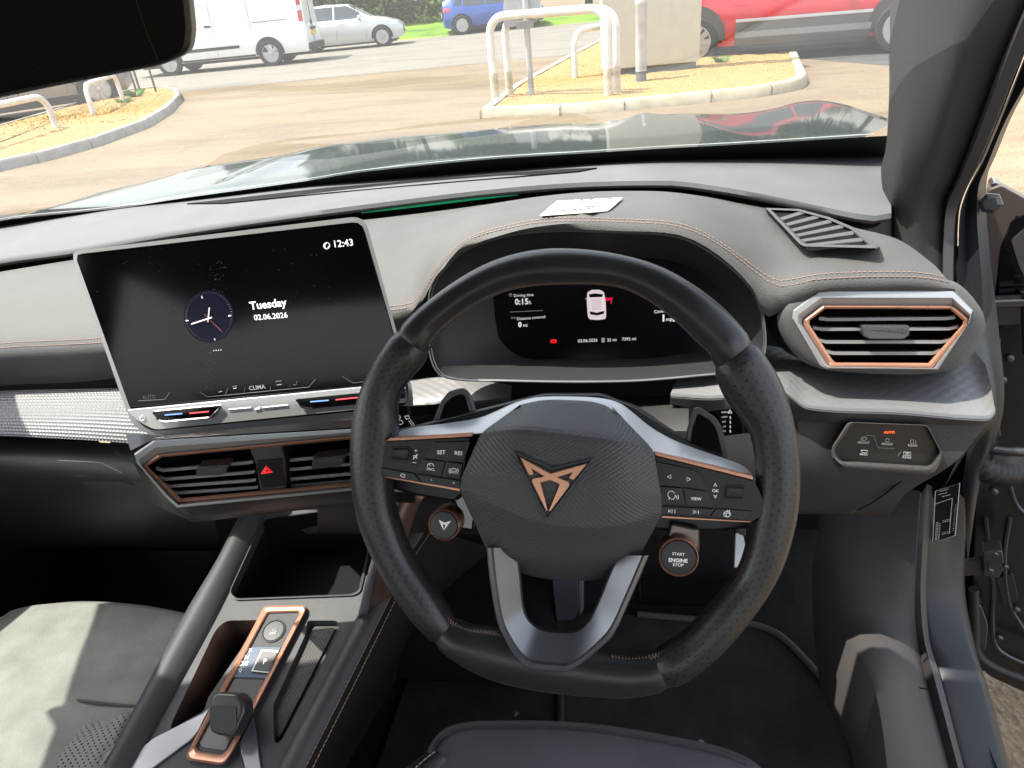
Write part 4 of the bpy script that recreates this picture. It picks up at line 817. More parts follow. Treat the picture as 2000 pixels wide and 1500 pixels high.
aL, aR_, aM, aS = [py_rows(q, -160, 640) for q in (pl_L, pl_R, pl_M, pl_S)]
rows = [aL+np.array([.03, .05, 0]), aL, aL*.5+aR_*.5+np.array([-.004, 0, 0]), aR_, aR_*.5+aM*.5+np.array([-.003, 0, 0]), aM, aM*.4+aS*.6+np.array([-.003, 0, 0]), aS, aS+np.array([.01, .01, 0])]
rows = np.stack([cat(np.array(rows)[:, j], 30) for j in range(len(aL))], 1); V, Fc, U = grid(rows); obj('pillar_trim', V, Fc, pm, body, smooth=80, uv=U)
sp_ = [UX(x, y, .330) for x, y in [(1724,335),(1736,318),(1747,335),(1746,358),(1738,392),(1730,370)]]
obj('tweeter_grille', [p+np.array([-.003, -.002, 0]) for p in sp_], [tuple(range(6))], M('tweeter_mesh', (.06, .058, .058), .6, pat=('mesh', .0042, .3)), body, uv=[(p[1], p[2]) for p in sp_], smooth=0)
# seals and body flange beside the pillar
s2 = [(2130,-160,.395),(2040,0,.395),(1957,207,.395),(1910,320,.395),(1879,380,.395),(1866,420,.395),(1862,500,.395),(1862,640,.395)]
s3 = [(2180,-160,.42),(2070,30,.42),(2000,170,.42),(1962,240,.42),(1925,330,.42),(1912,360,.42),(1908,420,.42),(1918,560,.42),(1920,660,.42)]
aT, aU = py_rows(s2, -160, 640), py_rows(s3, -160, 640)
rows = [aS+np.array([.012, .012, 0]), aS*.93+aT*.07+np.array([.001, 0, 0]), aS*.5+aT*.5+np.array([-.006, -.006, 0]), aT, aT+np.array([.012, .02, 0])]
V, Fc, U = grid(rows); obj('door_seal', V, Fc, M('seal', (.03, .027, .028), .55), body, smooth=60, uv=U)
rows = [aT+np.array([.012, .015, 0]), aT*.8+aU*.2, aT*.45+aU*.55+np.array([.006, .02, 0]), aU, aU+np.array([.03, .05, 0])]
V, Fc, U = grid(rows); obj('pillar_flange', V, Fc, paint, body, smooth=40, uv=U)
# inner hinge pillar below the flange, facing the door
hp_ = [[UX(*q) for q in r] for r in ([(1862,480,.40),(1880,640,.40),(1900,800,.40),(1850,940,.40),(1815,1000,.40)], [(1905,480,.43),(1920,640,.43),(1945,800,.43),(1905,860,.43),(1872,920,.43)], [(1930,480,.46),(1950,640,.46),(1960,800,.46),(1915,940,.46),(1890,1100,.46)])]
loft('hinge_pillar', hp_, paint, body, nu=24, nv=8)
bk = [UX(*q) for q in [(1800,480,.47),(2040,480,.60),(2040,1300,.60),(1880,1300,.47),(1860,900,.47)]]
if 0: obj('hinge_cavity', [p+np.array([.0, .12, 0]) for p in bk], [tuple(range(5))], matte, body, smooth=0)
pb_ = [UX(*q) for q in [(1725,1012,.425),(1840,885,.425),(1895,838,.425),(1882,930,.425),(1862,1000,.425),(1835,1060,.425),(1790,1060,.425)]]
obj('pillar_base', pb_, [tuple(range(7))], paint, body, smooth=0)
# sill and kick panel
k0 = [(1610,985,.285),(1617,1131,.285),(1638,1227,.285),(1682,1288,.285),(1712,1361,.285),(1733,1500,.285),(1740,1600,.285)]
k1 = [(1797,960,.375),(1785,1153,.375),(1790,1248,.375),(1807,1326,.375),(1853,1500,.375),(1878,1600,.375)]
k2 = [(1822,950,.392),(1809,1153,.392),(1816,1262,.392),(1833,1318,.392),(1881,1500,.392),(1907,1600,.392)]
k3 = [(1872,915,.44),(1863,1110,.44),(1885,1240,.44),(1907,1309,.44),(1959,1500,.44),(1990,1600,.44)]
K0, K1, K2, K3 = [py_rows(q, 960, 1600, 70) for q in (k0, k1, k2, k3)]
rows = [K0+np.array([.0, 0, -.15]), K0, K0*.85+K1*.15+np.array([0, 0, .016]), K0*.6+K1*.4+np.array([0, 0, .022]), K0*.25+K1*.75+np.array([0, 0, .012]), K1, K1+np.array([.003, 0, -.006])]
V, Fc, U = grid(rows); obj('kick_panel', V, Fc, kick, body, smooth=70, uv=U)
strokes('sill_seam', [[(1716,1371),(1735,1350),(1770,1340),(1812,1346)]], PL(UX(1770, 1345, .345), (-.3, -.2, .93)), .012, .0009, matte, body)
rows = [K1+np.array([.002, 0, -.004]), K1*.6+K2*.4+np.array([0, 0, .012]), K1*.1+K2*.9+np.array([0, 0, .008]), K2+np.array([0, 0, -.008])]
V, Fc, U = grid(rows); obj('sill_seal', V, Fc, M('seal', (.03, .027, .028), .55), body, smooth=60, uv=U)
rows = [K2+np.array([0, 0, -.006]), K2*.9+K3*.1, K2*.4+K3*.6+np.array([0, 0, -.002]), K3, K3+np.array([.012, 0, -.012]), K3+np.array([.02, 0, -.03]), K3+np.array([.03, 0, -.10]), K3+np.array([.0, 0, -.2])]
V, Fc, U = grid(rows); sill = obj('door_sill', V, Fc, paint, body, smooth=60, uv=U)
spq = [UX(x, y, z)+np.array([0, 0, .004]) for x, y, z in [(1858,1396,.405),(1892,1400,.42),(1925,1450,.43),(1945,1500,.432),(1975,1600,.436),(1915,1600,.402),(1884,1500,.400)]]
obj('sill_plate', spq, [tuple(range(7))], M('sill_plate', (.06, .058, .056), .4, pat=('perf', .016, .2)), sill, uv=[(v[0], v[1]) for v in spq], smooth=0)
# type label on the hinge pillar
TL = PL(UX(1845, 1000, .405), (-.55, -.8, .1))
lb = prism('type_label', [(1827,959),(1875,943),(1866,1046),(1821,1061)], TL, .0, .002, M('label_black', (.008, .008, .009), .4), body, .0003)
wl = []
for x0, y0, x1, y1, n in ((1836,960,1852,955,1), (1833,966,1850,962,1), (1840,970,1856,966,1)): wl.append([(x0, y0), (x1, y1)])
bar_ = [[(1829+ (i % 3)*3.2, 1055-2.6*i), (1832+(i % 3)*3.2, 1054-2.6*i)] for i in range(0)]
for i in range(13): wl += [[(1825.5+i*.25, 1056-i*2.9), (1830+i*.25, 1054.6-i*2.9)]]
for i in range(11): wl += [[(1831.5+i*.25, 1053.5-i*3.0), (1834.5+i*.25, 1052.6-i*3.0)]]
for g in (0, 1):
    for i in range(4): wl += [[(1840+i*4.2+g*1.2, 1044-i*.9-g*24), (1842.4+i*4.2+g*1.2, 1043.4-i*.9-g*24)], [(1840.3+i*4.2+g*1.2, 1041-i*.9-g*24), (1842.7+i*4.2+g*1.2, 1040.4-i*.9-g*24)]]
for i in range(15): wl += [[(1861+i*.35, 1036-i*3.6), (1862.5+i*.35, 1035.6-i*3.6)]]
wl += [[(1827,959.5),(1874.5,943.5),(1865.5,1045.5),(1821.5,1060.5),(1827,959.5)], [(1825,985),(1860,973)], [(1860,974),(1854,1042)]]
strokes('print', wl, TL, .0006, .0004, printg, lb)
# bonnet --------------------------------------------------------------------
cr = [(-160,452,.97),(0,421,.975),(100,404,.98),(190,377,.985),(315,346,.99),(400,325,.99),(525,307,.985),(600,293,.985),(700,276,.985),(790,266,.985),(880,259,.985),(985,249,.985),(1090,241,.985),(1177,238,.985),(1225,231,.988),(1258,220,.99),(1300,224,.985),(1352,222,.98),(1450,221,.98),(1510,212,.985),(1560,199,.99),(1600,196,.992),(1650,204,.99),(1690,217,.985),(1752,237,.978)]
fb = [(-160,468,1.02),(0,428,1.02),(63,420,1.02),(235,403,1.03),(350,385,1.035),(600,350,1.04),(705,333,1.045),(950,308,1.045),(1125,297,1.045),(1300,286,1.045),(1400,281,1.042),(1600,269,1.04),(1735,261,1.035),(1800,258,1.03)]
cR = cat([UZ(*q) for q in cr], 120)
nearY = np.interp(cR[:, 0], [-1.4, -.9, -.36, .2, .6], [1.12, 1.27, 1.33, 1.27, 1.16])
rows = []
for t in np.linspace(0, 1, 16):
    zn = np.interp(cR[:, 0], [-1.2, -.8, -.4, .5], [1.0, 1.02, 1.042, 1.058]); y = cR[:, 1]*(1-t)+np.minimum(nearY, cR[:, 1]-.05)*t; hump = .006*math.sin(math.pi*t)
    crease = .012*np.exp(-((cR[:, 0]+.95)/.05)**2)+.012*np.exp(-((cR[:, 0]-.18)/.06)**2)
    rows.append(np.stack([cR[:, 0]-np.maximum(0, cR[:, 0]-.34)*t*1.3, y, cR[:, 2]*(1-t)+zn*t+hump+crease*math.sin(math.pi*min(1, t*1.3+.1))], 1))
fr = [cR+np.array([0, .02, -.004]), cR+np.array([0, .12, -.03]), cR+np.array([0, .4, -.14]), cR+np.array([0, .6, -.35])]
bR_ = rows[-1]
V, Fc, U = grid(fr[::-1]+rows+[bR_+np.array([0, -.03, -.03])]); obj('bonnet', V, Fc, paintb, body, smooth=60, uv=U)
# windscreen with its black border
wb = cat(rowZ(A, dz=-.006, dy=4), 60)
gvec = np.array([0, -.875, .475])
top_ = wb+gvec*.75; top_[:, 0] = -.36+(top_[:, 0]+.36)*.86
frt = cat([UZ(x, y, z+.02) for x, y, z in fb], 60)
dpt = []
for i in range(60):                                          # the border's upper edge lies on the glass
    j = wb[i]; n_ = np.cross(wb[min(59, i+1)]-wb[max(0, i-1)], top_[i]-wb[i]); n_ /= np.linalg.norm(n_)
    r = frt[i]-CAM; dpt.append(CAM+r*(np.dot(j-CAM, n_)/np.dot(r, n_)))
dpt = np.array(dpt)
rows = [wb*(1-t)+top_*t for t in (0, .1, .25, .5, .75, 1)]
V, Fc, U = grid(rows); ws = obj('windscreen', V, Fc, wglass, body, smooth=70, uv=U)
fr2 = [wb+np.array([0, -.004, -.002]), wb*.5+dpt*.5+np.array([0, -.004, -.002]), dpt+np.array([0, -.004, -.002])]
V, Fc, U = grid(fr2); obj('black_border', V, Fc, M('frit', (.012, .0135, .014), .3), ws, smooth=70, uv=U)
tube('glass_edge', dpt[3:57]+np.array([0, -.003, .001]), .0007, M('edge_sheen', (.4, .42, .42), .4), ws, 6)  # edge of the glass, its sheen drawn as a pale colour
cw = [[p+np.array([0, .10, -.05]) for p in wb], [p+np.array([0, .03, -.03]) for p in wb]]
V, Fc, U = grid(cw); obj('scuttle', V, Fc, matte, body, uv=U)
# wiper
if False: tube('wiper_arm', [dpt[6]+np.array([0, .03, .0]), dpt[14]+np.array([0, .035, .006]), dpt[24]+np.array([0, .03, .01]), dpt[34]+np.array([0, .03, .006])], [.004, .006, .008, .009], blackp, body, 8, sub=0)
# roof, left pillar, lower shell, floor: what closes the cabin
hd = [p for p in top_]
rf = [[(-1.03,.30,1.44),(-.8,.40,1.47),(-.36,.44,1.49),(.08,.40,1.47),(.33,.30,1.44)], [(-1.05,-.3,1.47),(-.8,-.3,1.52),(-.36,-.3,1.54),(.08,-.3,1.52),(.36,-.3,1.47)], [(-1.02,-1.7,1.40),(-.8,-1.75,1.45),(-.36,-1.8,1.47),(.08,-1.75,1.45),(.33,-1.7,1.40)]]
hdr = [tuple(p) for p in cat(top_, 5)]
loft('roof', [hdr]+rf, M('headliner', (.05, .05, .05), .9), body, nu=24, nv=20, solid=.03)
tube('left_pillar', [(-1.30,1.15,1.02),(-1.17,.80,1.20),(-1.08,.5,1.37),(-1.03,.22,1.45)], [.045,.055,.065,.06], pm, body, 10, sub=14)
tube('left_roof_rail', [(-1.03,.22,1.45),(-1.05,-.3,1.47),(-1.03,-1.0,1.45),(-.98,-1.7,1.40)], .05, pm, body, 10, sub=14)
tube('centre_pillar', [(-1.12,-.58,.9),(-1.10,-.61,1.2),(-1.05,-.63,1.46)], .06, pm, body, 8)
box('left_door_panel', (-1.22, -1.8, .30), (-1.14, 1.12, .985), blackp, body)
box('rear_bulkhead', (-1.2, -1.9, .30), (.42, -1.82, 1.1), blackp, body)
box('rear_door_panel', (.40, -1.8, .30), (.47, -.62, .98), blackp, body)
tube('right_centre_pillar', [(.43,-.62,.45),(.42,-.64,1.0),(.36,-.66,1.46)], .06, pm, body, 8)
box('floor', (-1.2, -1.85, .27), (.40, 1.3, .325), carpet, body)
box('bulkhead', (-1.2, 1.2, .27), (.43, 1.28, 1.05), matte, body)
box('tunnel_carpet', (-.60, .75, .32), (-.12, 1.22, .44), carpet, body, bevel=.05)
ftw = [[(-.12,.95,.32),(.1,.98,.32),(.30,.98,.32)], [(-.12,1.1,.42),(.1,1.12,.42),(.30,1.12,.42)], [(-.12,1.19,.65),(.1,1.19,.65),(.30,1.19,.65)]]
loft('footwell_carpet', ftw, carpet, body, nu=14, nv=14)
# ------------------------------------------------------------------ mat and pedals
mt = [(845,1180),(1245,1200),(1430,1216),(1480,1222),(1515,1236),(1545,1260),(1600,1318),(1640,1362),(1656,1388),(1664,1420),(1676,1500),(1690,1600),(700,1600)]
MP = PL((0, .8, .337), (0, 0, 1))
mto = prism('floor_mat', mt, MP, 0, .008, matm, None, .002); tag(mto, 'black carpet floor mat with grey piped edge in front of the driver seat', 'floor mat')
tube('edge_piping', [MP.p(*q, .003) for q in mt[1:12]], .006, piping, mto, 8, sub=90)
tube('mat_fold', [MP.p(*q, .002) for q in [(1085,1300),(1092,1350),(1094,1400),(1090,1440)]], .008, rubber, mto, 8, sub=20)
pd_ = thing('brake_pedal', 'dark brake pedal seen through the lower wheel spoke', 'pedal', UY(1120, 1200, .86))
PP = PL(UY(1115, 1170, .86), (0, -.8, .6))
prism('pedal_pad', rnd([(1075,1110),(1128,1112),(1134,1190),(1122,1212),(1086,1216)], 6), PP, 0, .02, M('pedal_blue', (.02, .022, .03), .4), pd_, .004); prism('pedal_edge', [(1128,1112),(1140,1112),(1140,1190),(1132,1205)], PP, .002, .01, M('pedal_rim', (.10, .10, .11), .4, .5), pd_, .002)
tube('pedal_arm', [PP.p(1100, 1120, -.02), PP.p(1095, 1040, -.03)+np.array([0, .05, .06])], .012, blackp, pd_)
ac = thing('accelerator_pedal', 'bright metal accelerator pedal partly behind the right wheel rim', 'pedal', UY(1450, 1110, .93))
AP = PL(UY(1450, 1075, .93), (0, -.7, .7)); prism('pedal_plate', rnd([(1437,1040),(1452,1046),(1459,1082),(1448,1105),(1434,1110)], 4), AP, 0, .012, M('pedal_metal', (.62, .60, .58), .35, .6), ac, .004); tube('pedal_arm', [AP.p(1445, 1045, -.01), AP.p(1440, 1000, 0)+np.array([0, .06, .08])], .01, blackp, ac)
ft_ = thing('footrest_plate', 'large flat black footrest plate with rounded grey edge under the start button', 'footrest', UY(1340, 1210, .98))
fq = [UY(x, y, .98) for x, y in ((1252,1120),(1255,1190),(1262,1206),(1280,1213),(1440,1222),(1452,1120))]
obj('plate', fq, [tuple(range(6))], matte, ft_, smooth=0, solid=.01); tube('plate_edge', fq[:5], .006, piping, ft_, 8, sub=24)
# ------------------------------------------------------------------ seats
def seat_surface(name, front, zf, m, parent, dome=.02, back=-.45, lip=.09, nu=60, clampx=None):
    f = cat([UZ(x, y, zf) for x, y in front], nu); rows = []
    rows.append(f+np.array([0, .02, -lip-.1])); rows.append(f+np.array([0, .030, -lip])); rows.append(f+np.array([0, .022, -.03])); rows.append(f+np.array([0, .008, -.006]))
    rows.append(f)
    x0, x1 = f[:, 0].min(), f[:, 0].max()
    for t in (.04, .12, .3, .6, 1):
        y = f[:, 1]*(1-t)+back*t; u = (f[:, 0]-x0)/(x1-x0)
        rows.append(np.stack([f[:, 0], y, f[:, 2]+.012*min(1, t*8)-.05*t+dome*(1-(2*u-1)**4)*min(1, t*6)], 1))
    R = np.stack([cat(np.array(rows)[:, j], 40) for j in range(nu)], 1)
    if clampx is not None: R[..., 0] = np.minimum(R[..., 0], np.interp(R[..., 1], *clampx))
    V, Fc, U = grid(R); return obj(name, V, Fc, m, parent, smooth=70, uv=U), R
EDGE = None
ps = thing('passenger_seat', 'pale grey suede passenger seat cushion in the sun', 'car seat', (-.83, .1, .33))
cz, R = seat_surface('cushion', [(-330,1330),(-120,1235),(0,1206),(25,1190),(80,1177),(150,1173),(250,1180),(361,1201),(420,1222),(470,1250)], .575, suede, ps, dome=.015, clampx=([KP.p(q, r)[1] for q, r in ((150,1600),(205,1500),(361,1203),(475,1003))], [KP.p(q, r)[0]+.012 for q, r in ((150,1600),(205,1500),(361,1203),(475,1003))]))
def onseat(x, y, up=.0015):
    r = ray(x, y); q = R.reshape(-1, 3)-CAM; d = np.linalg.norm(np.cross(q, r), axis=1); k = np.argsort(d)[:5]; w_ = 1/(d[k]+1e-5)
    t = ((q[k]@r)/(r@r)*w_).sum()/w_.sum(); return CAM+r*t+np.array([0, 0, up])
tube('cushion_seam', [onseat(x, y, .0005) for x, y in ((-60,1338),(0,1345),(80,1358),(160,1369),(220,1376),(275,1381))], .0022, M('seam_dark', (.05, .05, .048), .9), ps, 6, sub=40)
pfq = [[(168,1418),(262,1392)], [(140,1450),(240,1440)], [(118,1480),(222,1480)], [(100,1520),(205,1515)], [(80,1560),(190,1560)]]
P3 = [[onseat(a[0]*(1-t)+b[0]*t, a[1]*(1-t)+b[1]*t, .0025) for t in np.linspace(0, 1, 8)] for a, b in pfq]
V, Fc, U = grid(P3); obj('perforated_panel', V, Fc, suedep, ps, smooth=80, uv=U)
ds = thing('driver_seat', 'dark grey cloth driver seat cushion with a stitched front edge', 'car seat', (-.05, .1, .33))
cz2, R = seat_surface('cushion', [(806,1560),(822,1505),(838,1470),(856,1440),(885,1421),(930,1414),(1080,1414),(1180,1422),(1300,1442),(1400,1463),(1462,1486),(1495,1510),(1530,1560)], .575, fabric, ds, dome=.012)
tube('edge_seam', [p+np.array([0, -.002, .004]) for p in [UZ(x, y, .577) for x, y in [(838,1470),(856,1440),(885,1421),(930,1414),(1080,1414),(1180,1422),(1300,1442),(1400,1463),(1462,1486)]]], .0022, M('seam_grey2', (.03, .03, .032), .8), ds, 6, sub=60)
loft('side_bolster', [[UZ(x, y, z) for x, y, z in r] for r in ([(740,1560,.56),(775,1515,.56),(812,1484,.56),(850,1462,.56)], [(770,1575,.585),(800,1532,.585),(830,1500,.585),(860,1472,.585)], [(820,1590,.575),(840,1560,.575),(860,1520,.575),(880,1490,.575)])], M('bolster_leather', (.016, .016, .017), .45, bump=(500, .3)), ds, nu=16, nv=12)
dashes('stitching', [UZ(x, y, .588) for x, y in ((762,1560),(795,1515),(826,1486),(852,1466))], M('thread_grey', (.25, .22, .2), .8), ds, .006, .3, .0007)
# ------------------------------------------------------------------ mirror
MI = PL(UD(200, 60, .52), (.35, -.93, -.02))
rv = thing('rear_view_mirror', 'black frameless rear-view mirror hanging at the top of the windscreen', 'mirror', UD(200, 100, .52))
mq = rnd([(-260,60),(-240,-60),(180,-200),(345,-190),(366,-20),(374,60),(368,104),(318,128),(100,171),(0,192),(-200,235)], [30,30,30,40,20,12,22,34,10,10,40], 6)
prism('mirror_casing', mq, MI, 0, .03, M('casing', (.014, .011, .010), .4), rv, .006, seg=4)
mi_ = [(55+(x-55)*.965, 0+(y-0)*.955) for x, y in mq]
prism('mirror_glass', mi_, MI, .0012, .002, M('dark_reflection', (.0022, .0028, .0036), .15, spec=.06), rv, .0005)  # near-black colour stands in for the dark cabin it reflects
strokes('mirror_line', [[(0,91),(70,128),(148,166)], [(265,0),(285,60),(308,118)], [(0,160),(38,186)]], MI, .0014, .00025, M('line_dark', (.012, .012, .012), .5), rv)  # lines within the reflected cabin, drawn as thin strokes
# ------------------------------------------------------------------ open driver's door
dr = thing('driver_door', 'black open front door edge with hinge, check strap and cable boot', 'car door', (.55, .95, .3))
DP = PL((.55, 1.02, .6), (-.30, -.95, .05))
prism('door_shell', rnd([(1938,352),(2000,388),(2300,470),(2300,1500),(2000,1352),(1930,1320),(1905,1290),(1900,1180),(1905,1000),(1915,800),(1918,620),(1915,450)], 14), DP, 0, .04, M('door_black', (.008, .008, .0095), .3, coat=.5), dr, .008)
prism('window_corner', rnd([(1930,372),(1955,362),(2060,420),(2060,470),(1985,420),(1955,480),(1938,620),(1925,620)], 8), DP, .012, .02, M('corner_bronze', (.05, .04, .036), .4, .3), dr, .004)
prism('speaker_recess', rnd([(1952,500),(1975,430),(2040,400),(2100,520),(2060,700),(1985,560),(1965,640),(1948,640)], 10), DP, .014, .012, gloss, dr, .004)
prism('inner_plate', rnd([(1975,470),(2010,440),(2060,600),(2010,560),(1990,520)], 6), DP, .018, .006, M('plate_grey', (.05, .047, .048), .4, .5), dr, .002)
prism('upper_hinge', [(1928,590),(2050,586),(2050,634),(1928,640)], DP, .05, .03, M('hinge_dark', (.016, .016, .017), .45), dr, .004)
prism('hinge_top', [(1928,588),(2050,583),(2050,598),(1928,604)], DP, .056, .02, steel, dr, .003)
tube('hinge_pin', [DP.p(2004, 570, .05), DP.p(2006, 690, .05)], .006, steel, dr)
prism('door_gap', [(1845,820),(1930,800),(1925,1310),(1870,1310)], DP, -.03, .01, matte, dr, 0)  # black sheet added behind the gap to keep it dark
cs = prism('check_strap', [(1868,1102),(1925,1093),(1930,1122),(1866,1127)], DP, .07, .012, M('strap_metal', (.08, .07, .07), .4, .7), dr, .001)
prism('check_bracket', rnd([(1920,1078),(1958,1076),(1962,1110),(1950,1130),(1920,1124)], 4), DP, .08, .03, steel, dr, .003)
for q in ((1934,1112,8), (1944,1080,7), (1964,1105,7)): lathe('hinge_bolt', [(q[2]*.0006, -.004), (q[2]*.0006, .004), (q[2]*.0004, .006)], DP.p(q[0], q[1], .09), DP.n, steel, dr, 6, smooth=20)
def boot(pts, r0_, r1_):
    P = cat(pts, 60); rr = [(r0_+(r1_-r0_)*i/59)*(1+.10*math.cos(i*math.pi/2.5)) for i in range(60)]
    return tube('cable_boot', P, rr, M('boot_rubber', (.018, .018, .018), .5), dr, 14)
boot([UD(1918, 835, .92), UD(1918, 862, .92), UD(1916, 880, .92)], .017, .016); boot([UD(1896, 885, .93), UD(1925, 912, .93), UD(1960, 918, .94), UD(1990, 905, .96)], .016, .024)
tube('door_cable', [UD(1896, 876, .92), UD(1935, 878, .91), UD(1970, 882, .90), UD(2060, 884, .88)], .006, M('cable', (.02, .02, .02), .3), dr, 8, sub=20)
lg = [[DP.p(x, y, o) for x, y in ((1902,1150),(1904,1220),(1908,1275),(1940,1302),(2010,1330),(2100,1365))] for o in (.06, .02)]
tube('door_weatherstrip', lg[0], .008, rubber, dr, 8, sub=40)
prism('door_corner', rnd([(1896,1185),(1915,1180),(1930,1220),(1926,1270),(1905,1285),(1893,1250)], 8), DP, .05, .03, M('corner_paint', (.02, .022, .026), .2, coat=1), dr, .006)
for q in ([(1908,365),(1932,372),(1928,520),(1905,480)],): pass
em = M('edge_glint', (.06, .06, .065), .3, .6)  # glints on the pressed edges are put into this lighter tone
for q in ([(1925,1010),(1932,1080),(1940,1150),(1938,1210),(1946,1262),(1975,1284),(2040,1310)], [(1950,660),(1946,720),(1944,790),(1950,850)], [(1968,930),(1985,985),(2010,1010)], [(1972,1010),(1962,1090),(1972,1180),(2000,1230)]): tube('pressed_edge', [DP.p(*p, .004) for p in q], .0035, em, dr, 6, sub=40)
for q in ((1958,742), (1942,960), (1985,1190), (1952,1245), (1972,700)): lathe('screw', [(.006, -.002), (.006, .002), (.003, .004)], DP.p(*q, .004), DP.n, steel, dr, 10, smooth=20)
for q in ([(1948,500),(1962,486),(1974,520),(1970,600),(1956,640)], [(1930,640),(1946,644),(1944,700),(1930,700)], [(1945,1130),(1978,1120),(1990,1170),(1962,1190)]): prism('pressed_panel', rnd(q, 5), DP, .006, .006, M('pressing', (.022, .022, .025), .25, .3, coat=.4), dr, .002)
hb = lathe('hinge_bolt', [(.009, -.012), (.009, .0), (.013, .001), (.013, .006), (.008, .008)], UX(1936, 396, .44), (-.5, -.8, .1), M('bolt_blue', (.07, .075, .08), .35, .6), dr, 6, smooth=20)
# ------------------------------------------------------------------ ground, road, planters
def ground_mat(name, c1, c2, c3, agg=90):
    m = bpy.data.materials.new(name); m.use_nodes = True; t = m.node_tree; N = t.nodes; L = t.links; b = N['Principled BSDF']; b.inputs['Roughness'].default_value = .9; b.inputs['Specular IOR Level'].default_value = .2
    tc = N.new('ShaderNodeTexCoord'); mp = N.new('ShaderNodeMapping'); mp.inputs['Scale'].default_value = (.35, 1.1, 1); mp.inputs['Rotation'].default_value = (0, 0, RAD(14)); L.new(tc.outputs['Object'], mp.inputs[0])
    n = N.new('ShaderNodeTexNoise'); n.inputs['Scale'].default_value = 1.1; n.inputs['Detail'].default_value = 7; n.inputs['Roughness'].default_value = .65; L.new(mp.outputs[0], n.inputs['Vector'])
    cr_ = N.new('ShaderNodeValToRGB'); e = cr_.color_ramp; e.elements[0].position = .36; e.elements[0].color = (*c1, 1); e.elements[1].position = .52; e.elements[1].color = (*c2, 1); x = e.elements.new(.70); x.color = (*c3, 1); L.new(n.outputs['Fac'], cr_.inputs[0])
    v = N.new('ShaderNodeTexVoronoi'); v.inputs['Scale'].default_value = agg; L.new(tc.outputs['Object'], v.inputs['Vector'])
    # worn dark tracks, patches and hairline cracks
    mp2 = N.new('ShaderNodeMapping'); mp2.inputs['Scale'].default_value = (.12, .5, 1); mp2.inputs['Rotation'].default_value = (0, 0, RAD(-24)); L.new(tc.outputs['Object'], mp2.inputs[0])
    n2 = N.new('ShaderNodeTexNoise'); n2.inputs['Scale'].default_value = 2.2; n2.inputs['Detail'].default_value = 9; n2.inputs['Roughness'].default_value = .72; n2.inputs['Distortion'].default_value = .6; L.new(mp2.outputs[0], n2.inputs['Vector'])
    r2 = N.new('ShaderNodeMapRange'); r2.inputs[1].default_value = .34; r2.inputs[2].default_value = .44; r2.inputs[3].default_value = .86; r2.inputs[4].default_value = 1; L.new(n2.outputs['Fac'], r2.inputs[0])
    n3 = N.new('ShaderNodeTexNoise'); n3.inputs['Scale'].default_value = 9; n3.inputs['Detail'].default_value = 6; n3.inputs['Roughness'].default_value = .8; L.new(tc.outputs['Object'], n3.inputs['Vector'])
    r3 = N.new('ShaderNodeMapRange'); r3.inputs[1].default_value = .3; r3.inputs[2].default_value = .7; r3.inputs[3].default_value = .92; r3.inputs[4].default_value = 1.07; L.new(n3.outputs['Fac'], r3.inputs[0])
    vc = N.new('ShaderNodeTexVoronoi'); vc.feature = 'DISTANCE_TO_EDGE'; vc.inputs['Scale'].default_value = .33; dn = N.new('ShaderNodeVectorMath'); dn.operation = 'ADD'; L.new(tc.outputs['Object'], dn.inputs[0]); L.new(n3.outputs['Color'], dn.inputs[1]); L.new(dn.outputs[0], vc.inputs['Vector'])
    r4 = N.new('ShaderNodeMapRange'); r4.inputs[1].default_value = .0; r4.inputs[2].default_value = .012; r4.inputs[3].default_value = .75; r4.inputs[4].default_value = 1; L.new(vc.outputs['Distance'], r4.inputs[0])
    q1 = N.new('ShaderNodeMath'); q1.operation = 'MULTIPLY'; L.new(r2.outputs[0], q1.inputs[0]); L.new(r3.outputs[0], q1.inputs[1]); q2 = N.new('ShaderNodeMath'); q2.operation = 'MULTIPLY'; L.new(q1.outputs[0], q2.inputs[0]); L.new(r4.outputs[0], q2.inputs[1])
    m0 = N.new('ShaderNodeMix'); m0.data_type = 'RGBA'; m0.blend_type = 'MULTIPLY'; m0.inputs[0].default_value = 1; L.new(cr_.outputs[0], m0.inputs[6]); L.new(q2.outputs[0], m0.inputs[7])
    mx = N.new('ShaderNodeMix'); mx.data_type = 'RGBA'; mx.blend_type = 'MULTIPLY'; mx.inputs[0].default_value = .55; L.new(m0.outputs[2], mx.inputs[6])
    gr_ = N.new('ShaderNodeMapRange'); gr_.inputs[3].default_value = .55; gr_.inputs[4].default_value = 1.3; L.new(v.outputs['Color'], gr_.inputs[0]); L.new(gr_.outputs[0], mx.inputs[7]); L.new(mx.outputs[2], b.inputs['Base Color'])
    bn = N.new('ShaderNodeBump'); bn.inputs['Strength'].default_value = .5; bn.inputs['Distance'].default_value = .01; L.new(v.outputs['Distance'], bn.inputs['Height']); L.new(bn.outputs[0], b.inputs['Normal'])
    MATS[name] = m; return m
gm = ground_mat('pink_tarmac', (.148, .112, .074), (.182, .140, .092), (.205, .16, .106))
s_ = 600.; tag(obj('ground', [(-s_, -s_, 0), (s_, -s_, 0), (s_, s_, 0), (-s_, s_, 0)], [(0, 1, 2, 3)], gm, None, smooth=0), kind='structure')
def gz(q, z=0): return UZ(q[0], q[1], z)
gp_ = lambda L, z: [gz(q, z) for q in L]
am = ground_mat('grey_asphalt', (.15, .14, .12), (.18, .168, .142), (.19, .178, .15), 60)
a1, a2 = gz((367,178)), gz((1000,118)); dv = (a2-a1)/np.linalg.norm(a2-a1); nv_ = np.array([-dv[1], dv[0], 0])
rd = [a1-dv*40, a1+dv*70, a1+dv*70+nv_*14, a1-dv*40+nv_*14]
tag(obj('road', [p+np.array([0, 0, .004]) for p in rd], [(0, 1, 2, 3)], am, None, smooth=0), kind='structure')
